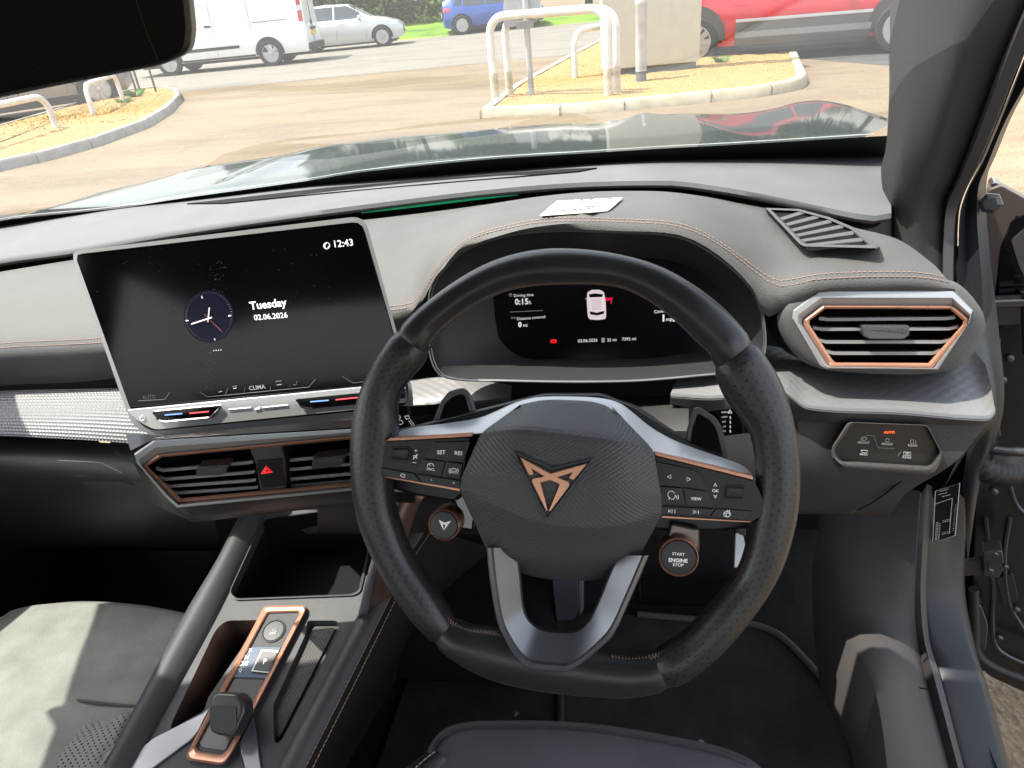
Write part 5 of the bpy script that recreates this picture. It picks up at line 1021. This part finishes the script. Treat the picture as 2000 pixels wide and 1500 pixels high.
dm = ground_mat('shaded_tarmac', (.05, .05, .05), (.075, .074, .072), (.09, .088, .085), 60)  # dark tarmac under the red car; its shadow is put into the colour
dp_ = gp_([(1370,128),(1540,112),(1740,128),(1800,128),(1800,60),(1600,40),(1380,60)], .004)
tag(obj('shaded_bay', dp_, [tuple(range(7))], dm, None, smooth=0), kind='structure')
kerbm = M('kerb_concrete', (.36, .315, .225), .9, bump=(60, .4), var=.2, vscale=5, spec=.2)
kerbg = M('kerb_shaded', (.25, .24, .22), .9, bump=(60, .4), var=.2, vscale=5, spec=.2)  # darker copy of the kerb concrete with its shade in the colour
grav = bpy.data.materials.new('gravel'); grav.use_nodes = True
t = grav.node_tree; b_ = t.nodes['Principled BSDF']; b_.inputs['Roughness'].default_value = .9
v = t.nodes.new('ShaderNodeTexVoronoi'); v.inputs['Scale'].default_value = 42; tc = t.nodes.new('ShaderNodeTexCoord'); t.links.new(tc.outputs['Object'], v.inputs['Vector'])
cr_ = t.nodes.new('ShaderNodeValToRGB'); cr_.color_ramp.elements[0].color = (.29, .17, .055, 1); cr_.color_ramp.elements[1].color = (.50, .34, .125, 1); e = cr_.color_ramp.elements.new(.5); e.color = (.41, .26, .085, 1)
t.links.new(v.outputs['Color'], cr_.inputs[0]); t.links.new(cr_.outputs[0], b_.inputs['Base Color'])
bn = t.nodes.new('ShaderNodeBump'); bn.inputs['Strength'].default_value = 1; bn.inputs['Distance'].default_value = .04; t.links.new(v.outputs['Distance'], bn.inputs['Height']); t.links.new(bn.outputs[0], b_.inputs['Normal'])
def planter(name, outer, mat_k, label, glabel, width=.14, hgt=.12, seglen=.9):
    P = cat([gz(q) for q in outer], 160, True, True); c = P.mean(0)
    # offset inwards along the local normal
    T = np.roll(P, -1, 0)-np.roll(P, 1, 0); T /= np.linalg.norm(T, axis=1)[:, None]; Nn = np.stack([-T[:, 1], T[:, 0], 0*T[:, 0]], 1)
    if ((P+Nn*.1-c)**2).sum() > ((P-c)**2).sum(): Nn = -Nn
    I = P+Nn*width
    up = np.array([0, 0, 1.])
    rows = [P, P+up*(hgt-.03)+Nn*.01, P+up*hgt+Nn*.035, I+up*hgt, I+up*.02]
    d = np.r_[0, np.cumsum(np.linalg.norm(np.diff(P, axis=0), axis=1))]
    V, Fc, U = grid(rows, True); k = obj(name, V, Fc, mat_k, None, smooth=40, uv=U); tag(k, label, 'kerb')
    s0 = 0; jm = MB()
    while s0 < d[-1]:
        i = min(158, np.searchsorted(d, s0)); p = P[i]; n_ = Nn[i]; t_ = T[i]*.008
        q = [p-n_*.004, p-n_*.004+up*(hgt-.03), p+n_*.035+up*(hgt+.004), p+n_*width+up*(hgt+.004)]
        jm.add([x-t_ for x in q]+[x+t_ for x in q], [(0, 1, 5, 4), (1, 2, 6, 5), (2, 3, 7, 6)]); s0 += seglen
    jm.build('kerb_joint', M('joint', (.16, .14, .11), .9), k, smooth=0)
    rg = [I*(1-t)+c*t+up*(hgt-.02+.06*math.sin(t*1.5)) for t in (0, .1, .3, .55, .8, .97)]
    rg = [r+up*rng.normal(0, .006, (160, 1)) for r in rg]
    V, Fc, U = grid(rg, True); Fc.append(tuple(5*160+j for j in range(160))); g = obj('gravel_bed', V, Fc, grav, None, smooth=80, uv=U); tag(g, glabel, 'gravel', kind='stuff')
    # loose stones
    bm_ = MB(); 
    tri_ = rng.random((900, 3))
    for u, w_, z in tri_:
        i = int(u*160) % 160; tt = (w_**.7)*.9; p = I[i]*(1-tt)+c*tt+up*(hgt+.0+.06*math.sin(tt*1.5)); r = .010+.010*z
        a = rng.random()*6.28; V8 = [p+np.array([math.cos(a+k*2.1)*r, math.sin(a+k*2.1)*r, -r*.3]) for k in range(3)]+[p+np.array([0, 0, r*.7])]
        bm_.add(V8, [(0, 1, 3), (1, 2, 3), (2, 0, 3)])
    bm_.build('loose_stones', grav, g, smooth=0); return k
planter('planter_kerb', [(938,232),(1130,225),(1330,206),(1480,191),(1560,176),(1578,165),(1572,150),(1556,112),(1470,60),(1300,40),(1180,80),(1090,130),(1000,182)], kerbm, 'cream concrete kerb around the gravel bed with the big hoop barriers', 'yellow gravel bed under the beige sign block and white hoops')
planter('planter_kerb', [(-260,400),(-100,360),(0,335),(100,313),(200,284),(290,250),(335,222),(358,196),(352,184),(325,178),(250,185),(120,222),(0,258),(-150,300),(-260,350)], kerbg, 'grey concrete kerb curving round the gravel bed under the mirror', 'yellow gravel bed behind the grey kerb under the mirror', .12, .12)
# weeds
def tuft(p, n, h, name='weed', label='', cat_='plant', col=(.10, .22, .03)):
    b = MB()
    for k in range(n):
        a = rng.random()*6.28; l = h*rng.uniform(.5, 1); d = np.array([math.cos(a), math.sin(a), 0]); s = np.array([-d[1], d[0], 0])*.012; o = p+d*rng.random()*.08
        b.add([o-s, o+s, o+d*l*.5+s*.5+np.array([0, 0, l*.7]), o+d*l*.9+np.array([0, 0, l*.75])], [(0, 1, 2, 3)])
    return tag(b.build(name, M('weed_green', col, .7), None, smooth=0), label, cat_)
tuft(gz((224,250), .02), 60, .16, label='small green weed growing against the grey kerb face')
tuft(gz((266,190), .12), 70, .2, label='green weed at the foot of the thin posts')
tuft(gz((243,203), .12), 40, .14, label='low green weed beside the small hoop leg')
tuft(gz((1408,122), .12), 60, .12, label='green weed in the gravel beside the beige sign block')
# ------------------------------------------------------------------ hoop barriers, bollard, sign, posts
hoopm = M('hoop_white', (.62, .60, .56), .35, bump=(30, .05), var=.1, vscale=8)
hoopb = M('hoop_beige', (.46, .40, .31), .5, var=.2, vscale=10)
def hoop(p1, p2, top1, top2, r, label, grp, split=.32, zb=.1):
    a, b = gz(p1, zb), gz(p2, zb)
    n_ = np.cross((b-a)/np.linalg.norm(b-a), (0, 0, 1)); HP = PL(a, n_)
    t1, t2 = HP.p(*top1), HP.p(*top2); h = max(.5, (t1[2]+t2[2])/2-zb)
    t = thing('hoop_barrier', label, 'barrier', (a+b)/2, grp); up = np.array([0, 0, 1.]); d = (b-a)/np.linalg.norm(b-a); R_ = min(.22, np.linalg.norm(b-a)*.3)
    path = [a+up*h*split, a+up*(h-R_)]+[a+up*(h-R_)+d*R_*(1-math.cos(x))+up*R_*math.sin(x) for x in np.linspace(.2, math.pi/2, 8)]
    path += [b+up*(h-R_)-d*R_*(1-math.cos(x))+up*R_*math.sin(x) for x in np.linspace(math.pi/2, .2, 8)]+[b+up*(h-R_), b+up*h*split]
    tube('hoop_tube', path, r, hoopm, t, 14)
    for q in (a, b): tube('lower_leg', [q-up*.1, q+up*h*split], r*1.08, hoopb, t, 14)  # lower legs drawn beige and slightly thicker
    return h
HG = 'white hoop barriers in the gravel beds'
print('hoop', hoop((968,192), (1188,186), (962,40), (1170,8), .052, 'big white hoop barrier nearest the kerb in front of the sign block', HG))
print('hoop', hoop((996,186), (1205,180), (990,42), (1190,6), .048, 'big white hoop barrier standing just behind the nearest hoop', HG))
print('hoop', hoop((1124,156), (1262,128), (1125,62), (1240,40), .045, 'shorter white hoop barrier framed inside the two big hoops', HG, .05))
print('hoop', hoop((113,256), (-150,330), (90,200), (-130,250), .045, 'long white hoop barrier at the left picture edge under the mirror', HG, .02))
print('hoop', hoop((186,230), (242,200), (170,172), (228,150), .04, 'narrow white hoop barrier just right of the longer one under the mirror', HG, .02))
b0 = gz((1252,160), .1); bl = thing('bollard', 'pale grey metal bollard with dark base in front of the beige sign block', 'bollard', b0)
lathe('post', [(.075, .14), (.075, .95), (.082, .96), (.082, 1.0), (.075, 1.01), (.075, 1.16), (.083, 1.17), (.083, 1.23), (.05, 1.27)], b0, (0, 0, 1), M('bollard_grey', (.42, .43, .43), .45, bump=(25, .1), var=.15), bl, 28)
lathe('dark_base', [(.072, -.1), (.072, .15)], b0, (0, 0, 1), M('bollard_dark', (.10, .10, .10), .6), bl, 28)
# sign seen from behind
g0 = gz((1038,185), .1); sg = thing('road_sign', 'back of a grey sign plate on a thin grey post behind the hoops', 'sign', g0)
SGP = PL(g0, (.1, -1, 0)); tube('post', [g0-np.array([0, 0, .1]), SGP.p(1020, -80)], .04, M('post_grey', (.33, .34, .35), .5), sg, 12)
prism('sign_plate', rnd([(983,20),(987,-40),(1060,-60),(1056,10),(1050,42),(984,56)], 6), SGP, -.04, .02, M('plate_back', (.30, .31, .31), .5, var=.08), sg, .004); prism('clamp', [(1008,42),(1042,38),(1042,54),(1008,58)], SGP, .045, .09, M('clamp_dark', (.2, .2, .2), .5), sg, .004)
# beige sign block
q0_, q1_ = gz((1178,140), .20), gz((1366,123), .20); d_ = (q1_-q0_)/np.linalg.norm(q1_-q0_); pn_ = np.array([d_[1], -d_[0], 0]); L_ = np.linalg.norm(q1_-q0_)
tb_ = thing('totem_sign', 'large plain beige sign block on a dark plinth in the gravel', 'sign', (q0_+q1_)/2)
def obox(name, o, lx, ly, z0, z1, m, parent, bevel=.01):
    V = [o+d_*x-pn_*y+np.array([0, 0, z]) for x in (0, lx) for y in (0, ly) for z in (z0, z1)]
    return obj(name, V, [(0, 1, 3, 2), (4, 6, 7, 5), (0, 4, 5, 1), (2, 3, 7, 6), (0, 2, 6, 4), (1, 5, 7, 3)], m, parent, bevel=bevel)
obox('panel', q0_-np.array([0, 0, .08]), L_, .35, .10, 3.2, M('totem_beige', (.46, .43, .34), .5, bump=(4, .05), var=.05), tb_); obox('plinth', q0_+d_*.04-pn_*.03, L_-.08, .29, -.1, .10, M('plinth_grey', (.12, .12, .12), .7), tb_)
# thin dark posts by the mirror
for (x, y, tx, ty, lab) in ((270,190,256,130,'left one of two thin dark posts standing close together'), (277,188,262,126,'right one of two thin dark posts standing close together'), (305,180,288,120,'single thin dark post near the tip of the grey kerb')):
    a = gz((x, y), .1); p_ = tube('thin_post', [a-np.array([0, 0, .1]), a+np.array([0, 0, 1.0])], .022, M('post_dark', (.06, .06, .06), .5), None, 8); tag(p_, lab, 'post', 'thin dark posts')
# ------------------------------------------------------------------ vehicles
tyre = M('tyre', (.02, .02, .02), .85); alloy = M('alloy', (.45, .45, .46), .35, .8); cglass = M('car_glass', (.03, .04, .045), .06, coat=.6); blacktrim = M('black_trim', (.02, .02, .02), .6); redl = M('tail_red', (.45, .01, .015), .2, coat=.6); headl = M('headlamp', (.55, .58, .6), .12, coat=.6)
platey = M('plate_yellow', (.75, .48, .03), .5); platew = M('plate_white', (.75, .75, .72), .5)
def put(ob, p, yaw):
    ob.location = p; ob.rotation_euler = (0, 0, yaw)
def wheel_at(parent, x, y, r, wd, spokes, steelies=False):
    s = 1 if y > 0 else -1
    w_ = lathe('wheel', [(r*.68, -wd/2), (r*.95, -wd/2), (r, -wd*.35), (r, wd*.35), (r*.95, wd/2), (r*.70, wd/2), (r*.68, wd*.30)], (x, y-s*wd/2, r), (0, s, 0), tyre, parent, 32)
    b = MB(); c = np.array((x, y-s*wd/2+s*wd*.40, r))
    for k in range(spokes):
        a = 2*math.pi*k/spokes; e = np.array([math.cos(a), 0, math.sin(a)]); g = np.array([-e[2], 0, e[0]]); hw = r*(.13 if not steelies else .16)
        b.add([c+e*r*.12-g*hw*.6, c+e*r*.12+g*hw*.6, c+e*r*.67+g*hw, c+e*r*.67-g*hw]+[c+e*r*.12-g*hw*.6-np.array([0, s*.03, 0]), c+e*r*.12+g*hw*.6-np.array([0, s*.03, 0]), c+e*r*.67+g*hw-np.array([0, s*.05, 0]), c+e*r*.67-g*hw-np.array([0, s*.05, 0])], [(0, 1, 2, 3), (0, 4, 5, 1), (1, 5, 6, 2), (2, 6, 7, 3), (3, 7, 4, 0)])
    rm = b.build('rim', alloy, w_, smooth=0)
    lathe('rim_edge', [(r*.70, -.02), (r*.70, .012), (r*.65, .014), (r*.64, -.03)], c, (0, s, 0), alloy, w_, 32); lathe('hub', [(r*.17, -.03), (r*.16, .012), (r*.06, .018)], c, (0, s, 0), alloy, w_, 16)
    lathe('brake_disc', [(r*.62, -.07), (r*.62, -.06), (.02, -.055)], c, (0, s, 0), M('brake', (.05, .05, .05), .6), w_, 24)
class CarShape:
    def __init__(s, st): s.st = np.array(st, float)          # x, z_sill, half width, z_belt, half roof width, z_top
    def at(s, x): return [np.interp(x, s.st[:, 0], s.st[:, k]) for k in range(1, 6)]
    def sec(s, x):
        zb, w_, zl, wr, zt = s.at(x)
        P = [(w_*.55, zb-.01), (w_*.93, zb), (w_*.985, zb+.10), (w_, zb+(zl-zb)*.45), (w_*.99, zb+(zl-zb)*.75), (w_*.955, zl), (w_*.93*.6+wr*.4, zl+(zt-zl)*.35), (wr*1.02, zl+(zt-zl)*.8), (wr*.93, zt-.035), (wr*.7, zt), (0, zt+.015)]
        return P
    def body(s, parent, m, n=90):
        xs = np.unique(np.r_[np.linspace(s.st[0, 0], s.st[-1, 0], n), s.st[:, 0]]); rows = []
        for x in xs:
            h = s.sec(x); rows.append([(x, y, z) for y, z in h]+[(x, -y, z) for y, z in h[::-1][1:]])
        R = np.array(rows); V, Fc, U = grid(R); k = R.shape[1]; Fc += [tuple(range(k)), tuple((len(xs)-1)*k+j for j in range(k))]
        return obj('body', V, Fc, m, parent, smooth=32, uv=U)
    def side(s, x, z, sg, out=.006):                         # a point on the skin
        h = np.array(s.sec(x)); y = np.interp(z, h[1:-1, 1], h[1:-1, 0]); return (x, sg*(y+out), z)
    def patch(s, name, poly, sg, m, parent, out=.006, n=10):  # poly: bottom x0,x1 at z, top x0,x1 at z
        (b0, b1, zb), (t0, t1, zt) = poly; rows = []
        for k in range(n+1):
            t = k/n; rows.append([s.side((b0+(b1-b0)*u)*(1-t)+(t0+(t1-t0)*u)*t, zb+(zt-zb)*t, sg, out) for u in np.linspace(0, 1, 12)])
        V, Fc, U = grid(rows); return obj(name, V, Fc, m, parent, smooth=60, uv=U)
    def line(s, name, pts, sg, r, m, parent, out=.001): return tube(name, [s.side(x, z, sg, out) for x, z in pts], r, m, parent, 4)
def arch(sh, x, r, sg, m, parent, out=.012):
    P = [sh.side(x+r*math.cos(a), max(.17, r*.88+r*math.sin(a)), sg, out) for a in np.linspace(-.12, math.pi+.12, 20)]; Q = [sh.side(x+r*.8*math.cos(a), max(.17, r*.88+r*.8*math.sin(a)), sg, out) for a in np.linspace(-.12, math.pi+.12, 20)]
    c = sh.side(x, r*.9, sg, out-.004); V = [np.array(p) for p in P]+[np.array(c)]
    return obj('wheel_arch', V, [(i, i+1, 20) for i in range(19)], m, parent, smooth=0)
# white van, seen from its rear left quarter -------------------------------
va, vb = gz((340,150)), gz((535,129))                        # front and rear wheels of the side we see
def place2(front, rear, xf, xr, side, wy):                   # local wheel x of front/rear -> yaw and location of the car's origin
    d = front-rear; yaw = math.atan2(d[1], d[0]); c, s = math.cos(yaw), math.sin(yaw)
    ctr = (front+rear)/2; lx = (xf+xr)/2; ly = side*wy
    return np.array([ctr[0]-(c*lx-s*ly), ctr[1]-(s*lx+c*ly), 0]), yaw, np.linalg.norm(d)
vanw = M('van_white', (.72, .73, .72), .35, coat=.6, var=.03)
sh = CarShape([(-2.55,.36,.90,1.05,.80,1.90),(-2.50,.30,.96,1.08,.86,1.98),(-2.3,.30,.985,1.12,.90,2.0),(0,.30,.99,1.15,.90,2.0),(1.3,.30,.99,1.15,.88,1.97),(1.75,.30,.985,1.12,.84,1.75),(2.15,.30,.96,1.08,.80,1.30),(2.3,.30,.94,1.02,.80,1.13),(2.75,.32,.86,.9,.72,1.0),(2.85,.36,.75,.78,.6,.85)])
van = thing('parked_van', 'white panel van parked at the far side, seen from behind its left flank', 'van')
sh.body(van, vanw)
SG = 1
loc, yaw, wb_ = place2(va, vb, 1.62, -1.40, SG, .95); print('van wheelbase', wb_, math.degrees(yaw))
for sg in (1, -1):
    for x in (1.62, -1.40): arch(sh, x, .42, sg, blacktrim, van); wheel_at(van, x, sg*1.015, .345, .24, 5, True)
    sh.patch('side_moulding', ((-.55, 1.05, .56), (-.55, 1.05, .64)), sg, blacktrim, van, .016); sh.patch('sill_trim', ((-.95, 1.2, .31), (-.95, 1.2, .36)), sg, blacktrim, van, .01)
    for x in (1.22, .12, -.98): sh.line('panel_gap', [(x, .42), (x, 1.0), (x, 1.80)], sg, .009, M('gap_grey', (.3, .3, .3), .6), van)
    sh.line('crease', [(-2.2, 1.30), (-1.0, 1.25), (1.2, 1.18)], sg, .01, M('crease_grey', (.5, .5, .5), .5), van)
    sh.patch('slide_rail', ((-2.05, -1.05, 1.17), (-2.05, -1.05, 1.20)), sg, M('rail_grey', (.25, .25, .25), .5), van, .012); sh.patch('door_handle', ((.82, 1.0, 1.16), (.82, 1.0, 1.22)), sg, blacktrim, van, .02); sh.patch('door_handle', ((.16, .34, 1.16), (.16, .34, 1.22)), sg, blacktrim, van, .02)
    sh.patch('window', ((1.25, 1.95, 1.2), (1.25, 1.62, 1.72)), sg, cglass, van)
    prism_ = sh.patch('tail_light', ((-2.52, -2.40, 1.10), (-2.52, -2.42, 1.75)), sg, redl, van, .014)
    sh.patch('tail_light_band', ((-2.52, -2.405, 1.38), (-2.52, -2.41, 1.52)), sg, headl, van, .017)
rear = PL((-2.56, 0, 1), (-1, 0, 0))
def rp2(name, y0, z0, y1, z1, m, x=-2.56, th=.02, parent=van): return box(name, (x-th, min(y0, y1), z0), (x+.02, max(y0, y1), z1), m, parent, bevel=.008)
rp2('rear_bumper', -.9, .34, .9, .52, blacktrim, th=.09); rp2('number_plate', -.27, .72, .25, .83, platey, th=.03); rp2('plate_light', -.3, .86, .28, .93, blacktrim, th=.035); rp2('door_gap', -.006, .55, .006, 1.85, blacktrim, th=.004); rp2('rear_handle', .05, 1.0, .12, 1.12, blacktrim, th=.03); rp2('roof_strip', -.7, 1.86, .7, 1.9, blacktrim, th=.01)
box('underbody', (-2.3, -.8, .22), (2.5, .8, .34), blacktrim, van); 
yaw -= RAD(9); q_ = vb; loc = np.array([q_[0]-(math.cos(yaw)*-1.40-math.sin(yaw)*SG*.95), q_[1]-(math.sin(yaw)*-1.40+math.cos(yaw)*SG*.95), 0]); put(van, loc, yaw)
# small cars ------------------------------------------------------------------
HATCH = [(-2.02,.42,.62,.75,.50,.95),(-1.95,.28,.78,.86,.58,1.20),(-1.6,.22,.86,.92,.60,1.40),(-.6,.20,.885,.94,.60,1.46),(.2,.20,.885,.93,.58,1.42),(.62,.20,.885,.92,.57,1.20),(1.0,.20,.88,.91,.66,.99),(1.5,.21,.86,.84,.66,.90),(1.88,.24,.78,.72,.60,.78),(2.05,.34,.60,.60,.48,.64)]
def small_car(label, col, shape=HATCH, spokes=10, wr=.32, cat_='car', name='parked_car', belt=.95, top=1.38, wx=(1.30,-1.28), trim=True):
    c = thing(name, label, cat_); s = CarShape(shape); m = M('car_paint_%d' % int(1000*sum((i+1)*v for i, v in enumerate(col))), col, .28, .25, coat=1, crough=.04); s.body(c, m)
    for sg in (1, -1):
        for x in wx: arch(s, x, wr*1.18, sg, M('arch_black', (.01, .01, .01), .8), c); wheel_at(c, x, sg*(s.st[:, 2].max()+.03), wr, .21, spokes)
        s.patch('window', ((-.28, .70, belt+.02), (-.25, .42, top)), sg, cglass, c); s.patch('window', ((-1.18, -.34, belt+.03), (-1.10, -.31, top)), sg, cglass, c); s.patch('quarter_window', ((-1.55, -1.24, belt+.07), (-1.40, -1.16, top-.04)), sg, cglass, c)
        for x in (-.30, .74, -1.2): s.line('panel_gap', [(x, .34), (x+.03, .6), (x, belt)], sg, .006, M('gap_dark', (.05, .05, .05), .6), c)
        s.patch('door_handle', ((-.14, .06, .82), (-.14, .06, .85)), sg, m, c, .03); s.patch('door_handle', ((-1.02, -.82, .84), (-1.02, -.82, .87)), sg, m, c, .03)
        s.patch('headlight', ((1.62, 1.93, .66), (1.50, 1.84, .76)), sg, headl, c, .012); s.patch('tail_light', ((-1.97, -1.70, .82), (-1.95, -1.72, .96)), sg, redl, c, .012)
        s.patch('sill', ((-.92, .95, .205), (-.92, .95, .29)), sg, M('sill_dark', (.03, .03, .03), .5) if trim else m, c, .006)
        mr = lathe('door_mirror', [(.02, -.06), (.08, -.03), (.09, .03), (.05, .07)], (.62, sg*.98, .98), (-1, sg*.25, 0), m, c, 14)
    # windscreens
    for nm, xa, xb, za, zb_ in (('windscreen', .98, .30, 1.0, 1.41), ('rear_window', -1.93, -1.62, 1.12, 1.37)):
        rows = []
        for t_ in np.linspace(0, 1, 8):
            x = xa+(xb-xa)*t_; h = s.at(x); rows.append([(x, y*h[3]*.93, h[4]+.012-.03*y*y) for y in np.linspace(-1, 1, 12)])
        V, Fc, U = grid(rows); obj(nm, V, Fc, cglass, c, smooth=60, uv=U, solid=.01)
    box('grille', (1.93, -.45, .40), (2.07, .45, .56), blacktrim, c, bevel=.02); box('number_plate', (2.05, -.25, .45), (2.085, .25, .56), platew, c); box('rear_plate', (-2.06, -.25, .62), (-2.0, .25, .74), platey, c)
    box('underbody', (-1.7, -.75, .14), (1.75, .75, .30), blacktrim, c)
    return c, s
def place1(p, x, side, wy, yaw):
    c, s = math.cos(yaw), math.sin(yaw); return np.array([p[0]-(c*x-s*side*wy), p[1]-(s*x+c*side*wy), 0])
sc_, _ = small_car('silver hatchback parked just beyond the white van, facing right', (.50, .51, .51), spokes=14, trim=False)
yw_s = RAD(12); put(sc_, place1(gz((750,91)), 1.30, -1, .88, yw_s), yw_s)
bc_, _ = small_car('blue hatchback parked on the far side beyond the hoops', (.02, .07, .30), spokes=10, wr=.335)
yw_b = RAD(14); put(bc_, place1(gz((905,68)), -1.28, -1, .88, yw_b), yw_b)
SUV = [(-2.2,.50,.66,.85,.55,1.1),(-2.1,.32,.84,.98,.62,1.40),(-1.7,.27,.93,1.04,.66,1.62),(-.4,.26,.945,1.06,.66,1.68),(.35,.26,.945,1.05,.64,1.62),(.85,.26,.94,1.04,.66,1.30),(1.2,.26,.93,1.03,.72,1.12),(1.75,.28,.90,.96,.72,1.02),(2.08,.32,.80,.82,.62,.88),(2.22,.42,.62,.66,.50,.72)]
rc, rs_ = small_car('bright red crossover with grey lower cladding behind the sign block', (.50, .005, .022), SUV, spokes=10, wr=.36, belt=1.06, top=1.56, wx=(1.42,-1.62))
for sg in (1, -1):
    rs_.patch('cladding', ((-1.0, 1.0, .265), (-1.0, 1.0, .60)), sg, M('cladding_grey', (.09, .09, .09), .6), rc, .014); rs_.patch('cladding_band', ((-1.0, 1.0, .38), (-1.0, 1.0, .47)), sg, M('cladding_light', (.20, .20, .20), .5), rc, .024); rs_.patch('bright_strip', ((-1.0, 1.0, .605), (-1.0, 1.0, .65)), sg, silverl, rc, .016)
    for x in (1.42, -1.62): arch(rs_, x, .47, sg, M('arch_grey', (.05, .05, .05), .7), rc, .018)
yw_r = RAD(-5); put(rc, place1(gz((1750,104)), 1.42, -1, .93, yw_r), yw_r)
dc, _ = small_car('dark silver car half hidden by the mirror behind the left gravel bed', (.20, .20, .20), spokes=9, wr=.33)
w1, w2 = gz((97,216)), gz((206,206)); print('dark', w1, w2, np.linalg.norm(w1-w2))
yw_d = RAD(50); put(dc, place1(gz((204,208)), 1.30, -1, .88, yw_d), yw_d)
# ------------------------------------------------------------------ verge, hedge, trees
vg = gz((830,58)); gv = ground_mat('verge_grass', (.06, .13, .015), (.13, .24, .02), (.22, .32, .03), 30)
h0 = a1+nv_*14.2; V4 = [h0-dv*60, h0+dv*90, h0+dv*90+nv_*4, h0-dv*60+nv_*4]
tag(obj('grass_verge', [V4[0], V4[1], V4[2]+np.array([0, 0, .5]), V4[3]+np.array([0, 0, .5])], [(0, 1, 2, 3)], gv, None, smooth=0), kind='structure')
def leaves(cen, rad, n, size, m, name, parent, shell=.55):
    b = MB(); cl = [np.array(cen)+np.array(rad)*.75*v/np.linalg.norm(v)*rng.random()**.4 for v in rng.normal(size=(26, 3))]
    for k in range(n):
        c = cl[rng.integers(len(cl))]; v = rng.normal(size=3); v /= np.linalg.norm(v)
        p = c+v*np.array(rad)*.36*(shell+(1-shell)*rng.random())
        u = rng.normal(size=3); u /= np.linalg.norm(u); w_ = np.cross(u, v); w_ /= np.linalg.norm(w_)+1e-9; s = size*rng.uniform(.6, 1.4)
        b.add([p-u*s, p+w_*s*.5, p+u*s, p-w_*s*.5], [(0, 1, 2, 3)])
    return b.build(name, m, parent, smooth=0, recalc=False)
lm = [M('leaf_%d' % i, c, .75, var=.35, vscale=1.5, spec=.2) for i, c in enumerate(((.032, .055, .014), (.045, .075, .018), (.026, .042, .014), (.10, .14, .03)))]
bark = M('bark', (.10, .075, .05), .9, bump=(20, .6))
def tree(p, h, r, m, label, n=3200, cat_='tree'):
    t = thing('broadleaf_tree', label, cat_, p, 'trees beyond the parked cars'); p = np.array(p)
    tube('trunk', [p, p+np.array([.1, 0, h*.25]), p+np.array([0, .1, h*.55]), p+np.array([0, .1, h*.8])], [.22, .17, .12, .05], bark, t, 8)
    leaves(p+np.array([0, 0, h*.62]), (r, r, h*.38), n, .42, m, 'crown', t)
def hedge(p, lx, h, yaw, m, label, n=2600):
    t = thing('hedge_bush', label, 'bush', p, 'bushes behind the grass verge'); leaves(np.array(p)+np.array([0, 0, h*.5]), (lx, 1.2, h*.6), n, .14, m, 'foliage', t)
    for k in range(3): tube('stem', [np.array(p)+np.array([lx*.3*(k-1), 0, 0]), np.array(p)+np.array([lx*.4*(k-1), .1, h*.6])], .04, bark, t, 6)
hb0 = h0+nv_*4.0
HL = ('low green bush behind the grass between silver and blue cars', 'dense bush behind the silver car roof', 'bush behind the white van roof', 'bush behind the blue car', 'long bush beyond the red crossover', 'bush at the far right end of the verge', 'bush at the far left end of the verge')
for k, (px_, lx, hh) in enumerate(((830, 3.2, 1.5), (700, 3, 2.2), (520, 3.4, 2.3), (950, 3.4, 2.4), (1250, 4, 2.5), (1600, 4, 2.5), (330, 3.5, 2.4))):
    b = gz((px_, 60)); t_ = ((hb0-CAM)@nv_)/(ray(px_, 20)@nv_); q = CAM+ray(px_, 20)*t_; q[2] = .4; hedge(q, lx, hh, 0, lm[k % 2+ (2 if k == 0 else 0)] if k else lm[3], HL[k])
TL_ = ('broad tree behind the silver car', 'tall tree beyond the blue car', 'dark tree beyond the sign block', 'tree far right beyond the red crossover', 'big tree straight above the hedge at centre', 'tree at the far right of the verge', 'small tree behind the white van', 'broad tree beyond the hoops', 'rounded tree left of the tall tree beyond the blue car', 'tree between the hoops and the blue car', 'tree just right of the sign block', 'tree beyond the front of the red crossover', 'tree between the crossover and the pillar')
for k, (px_, off, hh, rr_) in enumerate(((650, 9, 8, 3.6), (900, 8, 10, 4.2), (1150, 8, 11, 4.6), (1500, 9, 10, 4.4), (1020, 15, 13, 5.2), (1800, 8, 11, 4.8), (430, 16, 7, 3.2), (1330, 15, 13, 5.4), (790, 13, 10, 4.6), (960, 7, 8, 4.2), (1240, 7, 9, 4.6), (1420, 12, 12, 5.2), (1640, 12, 13, 5.6))):
    t_ = ((hb0+nv_*off-CAM)@nv_)/(ray(px_, 20)@nv_); q = CAM+ray(px_, 20)*t_; q[2] = 0; tree(q, hh, rr_, lm[k % 3], TL_[k])
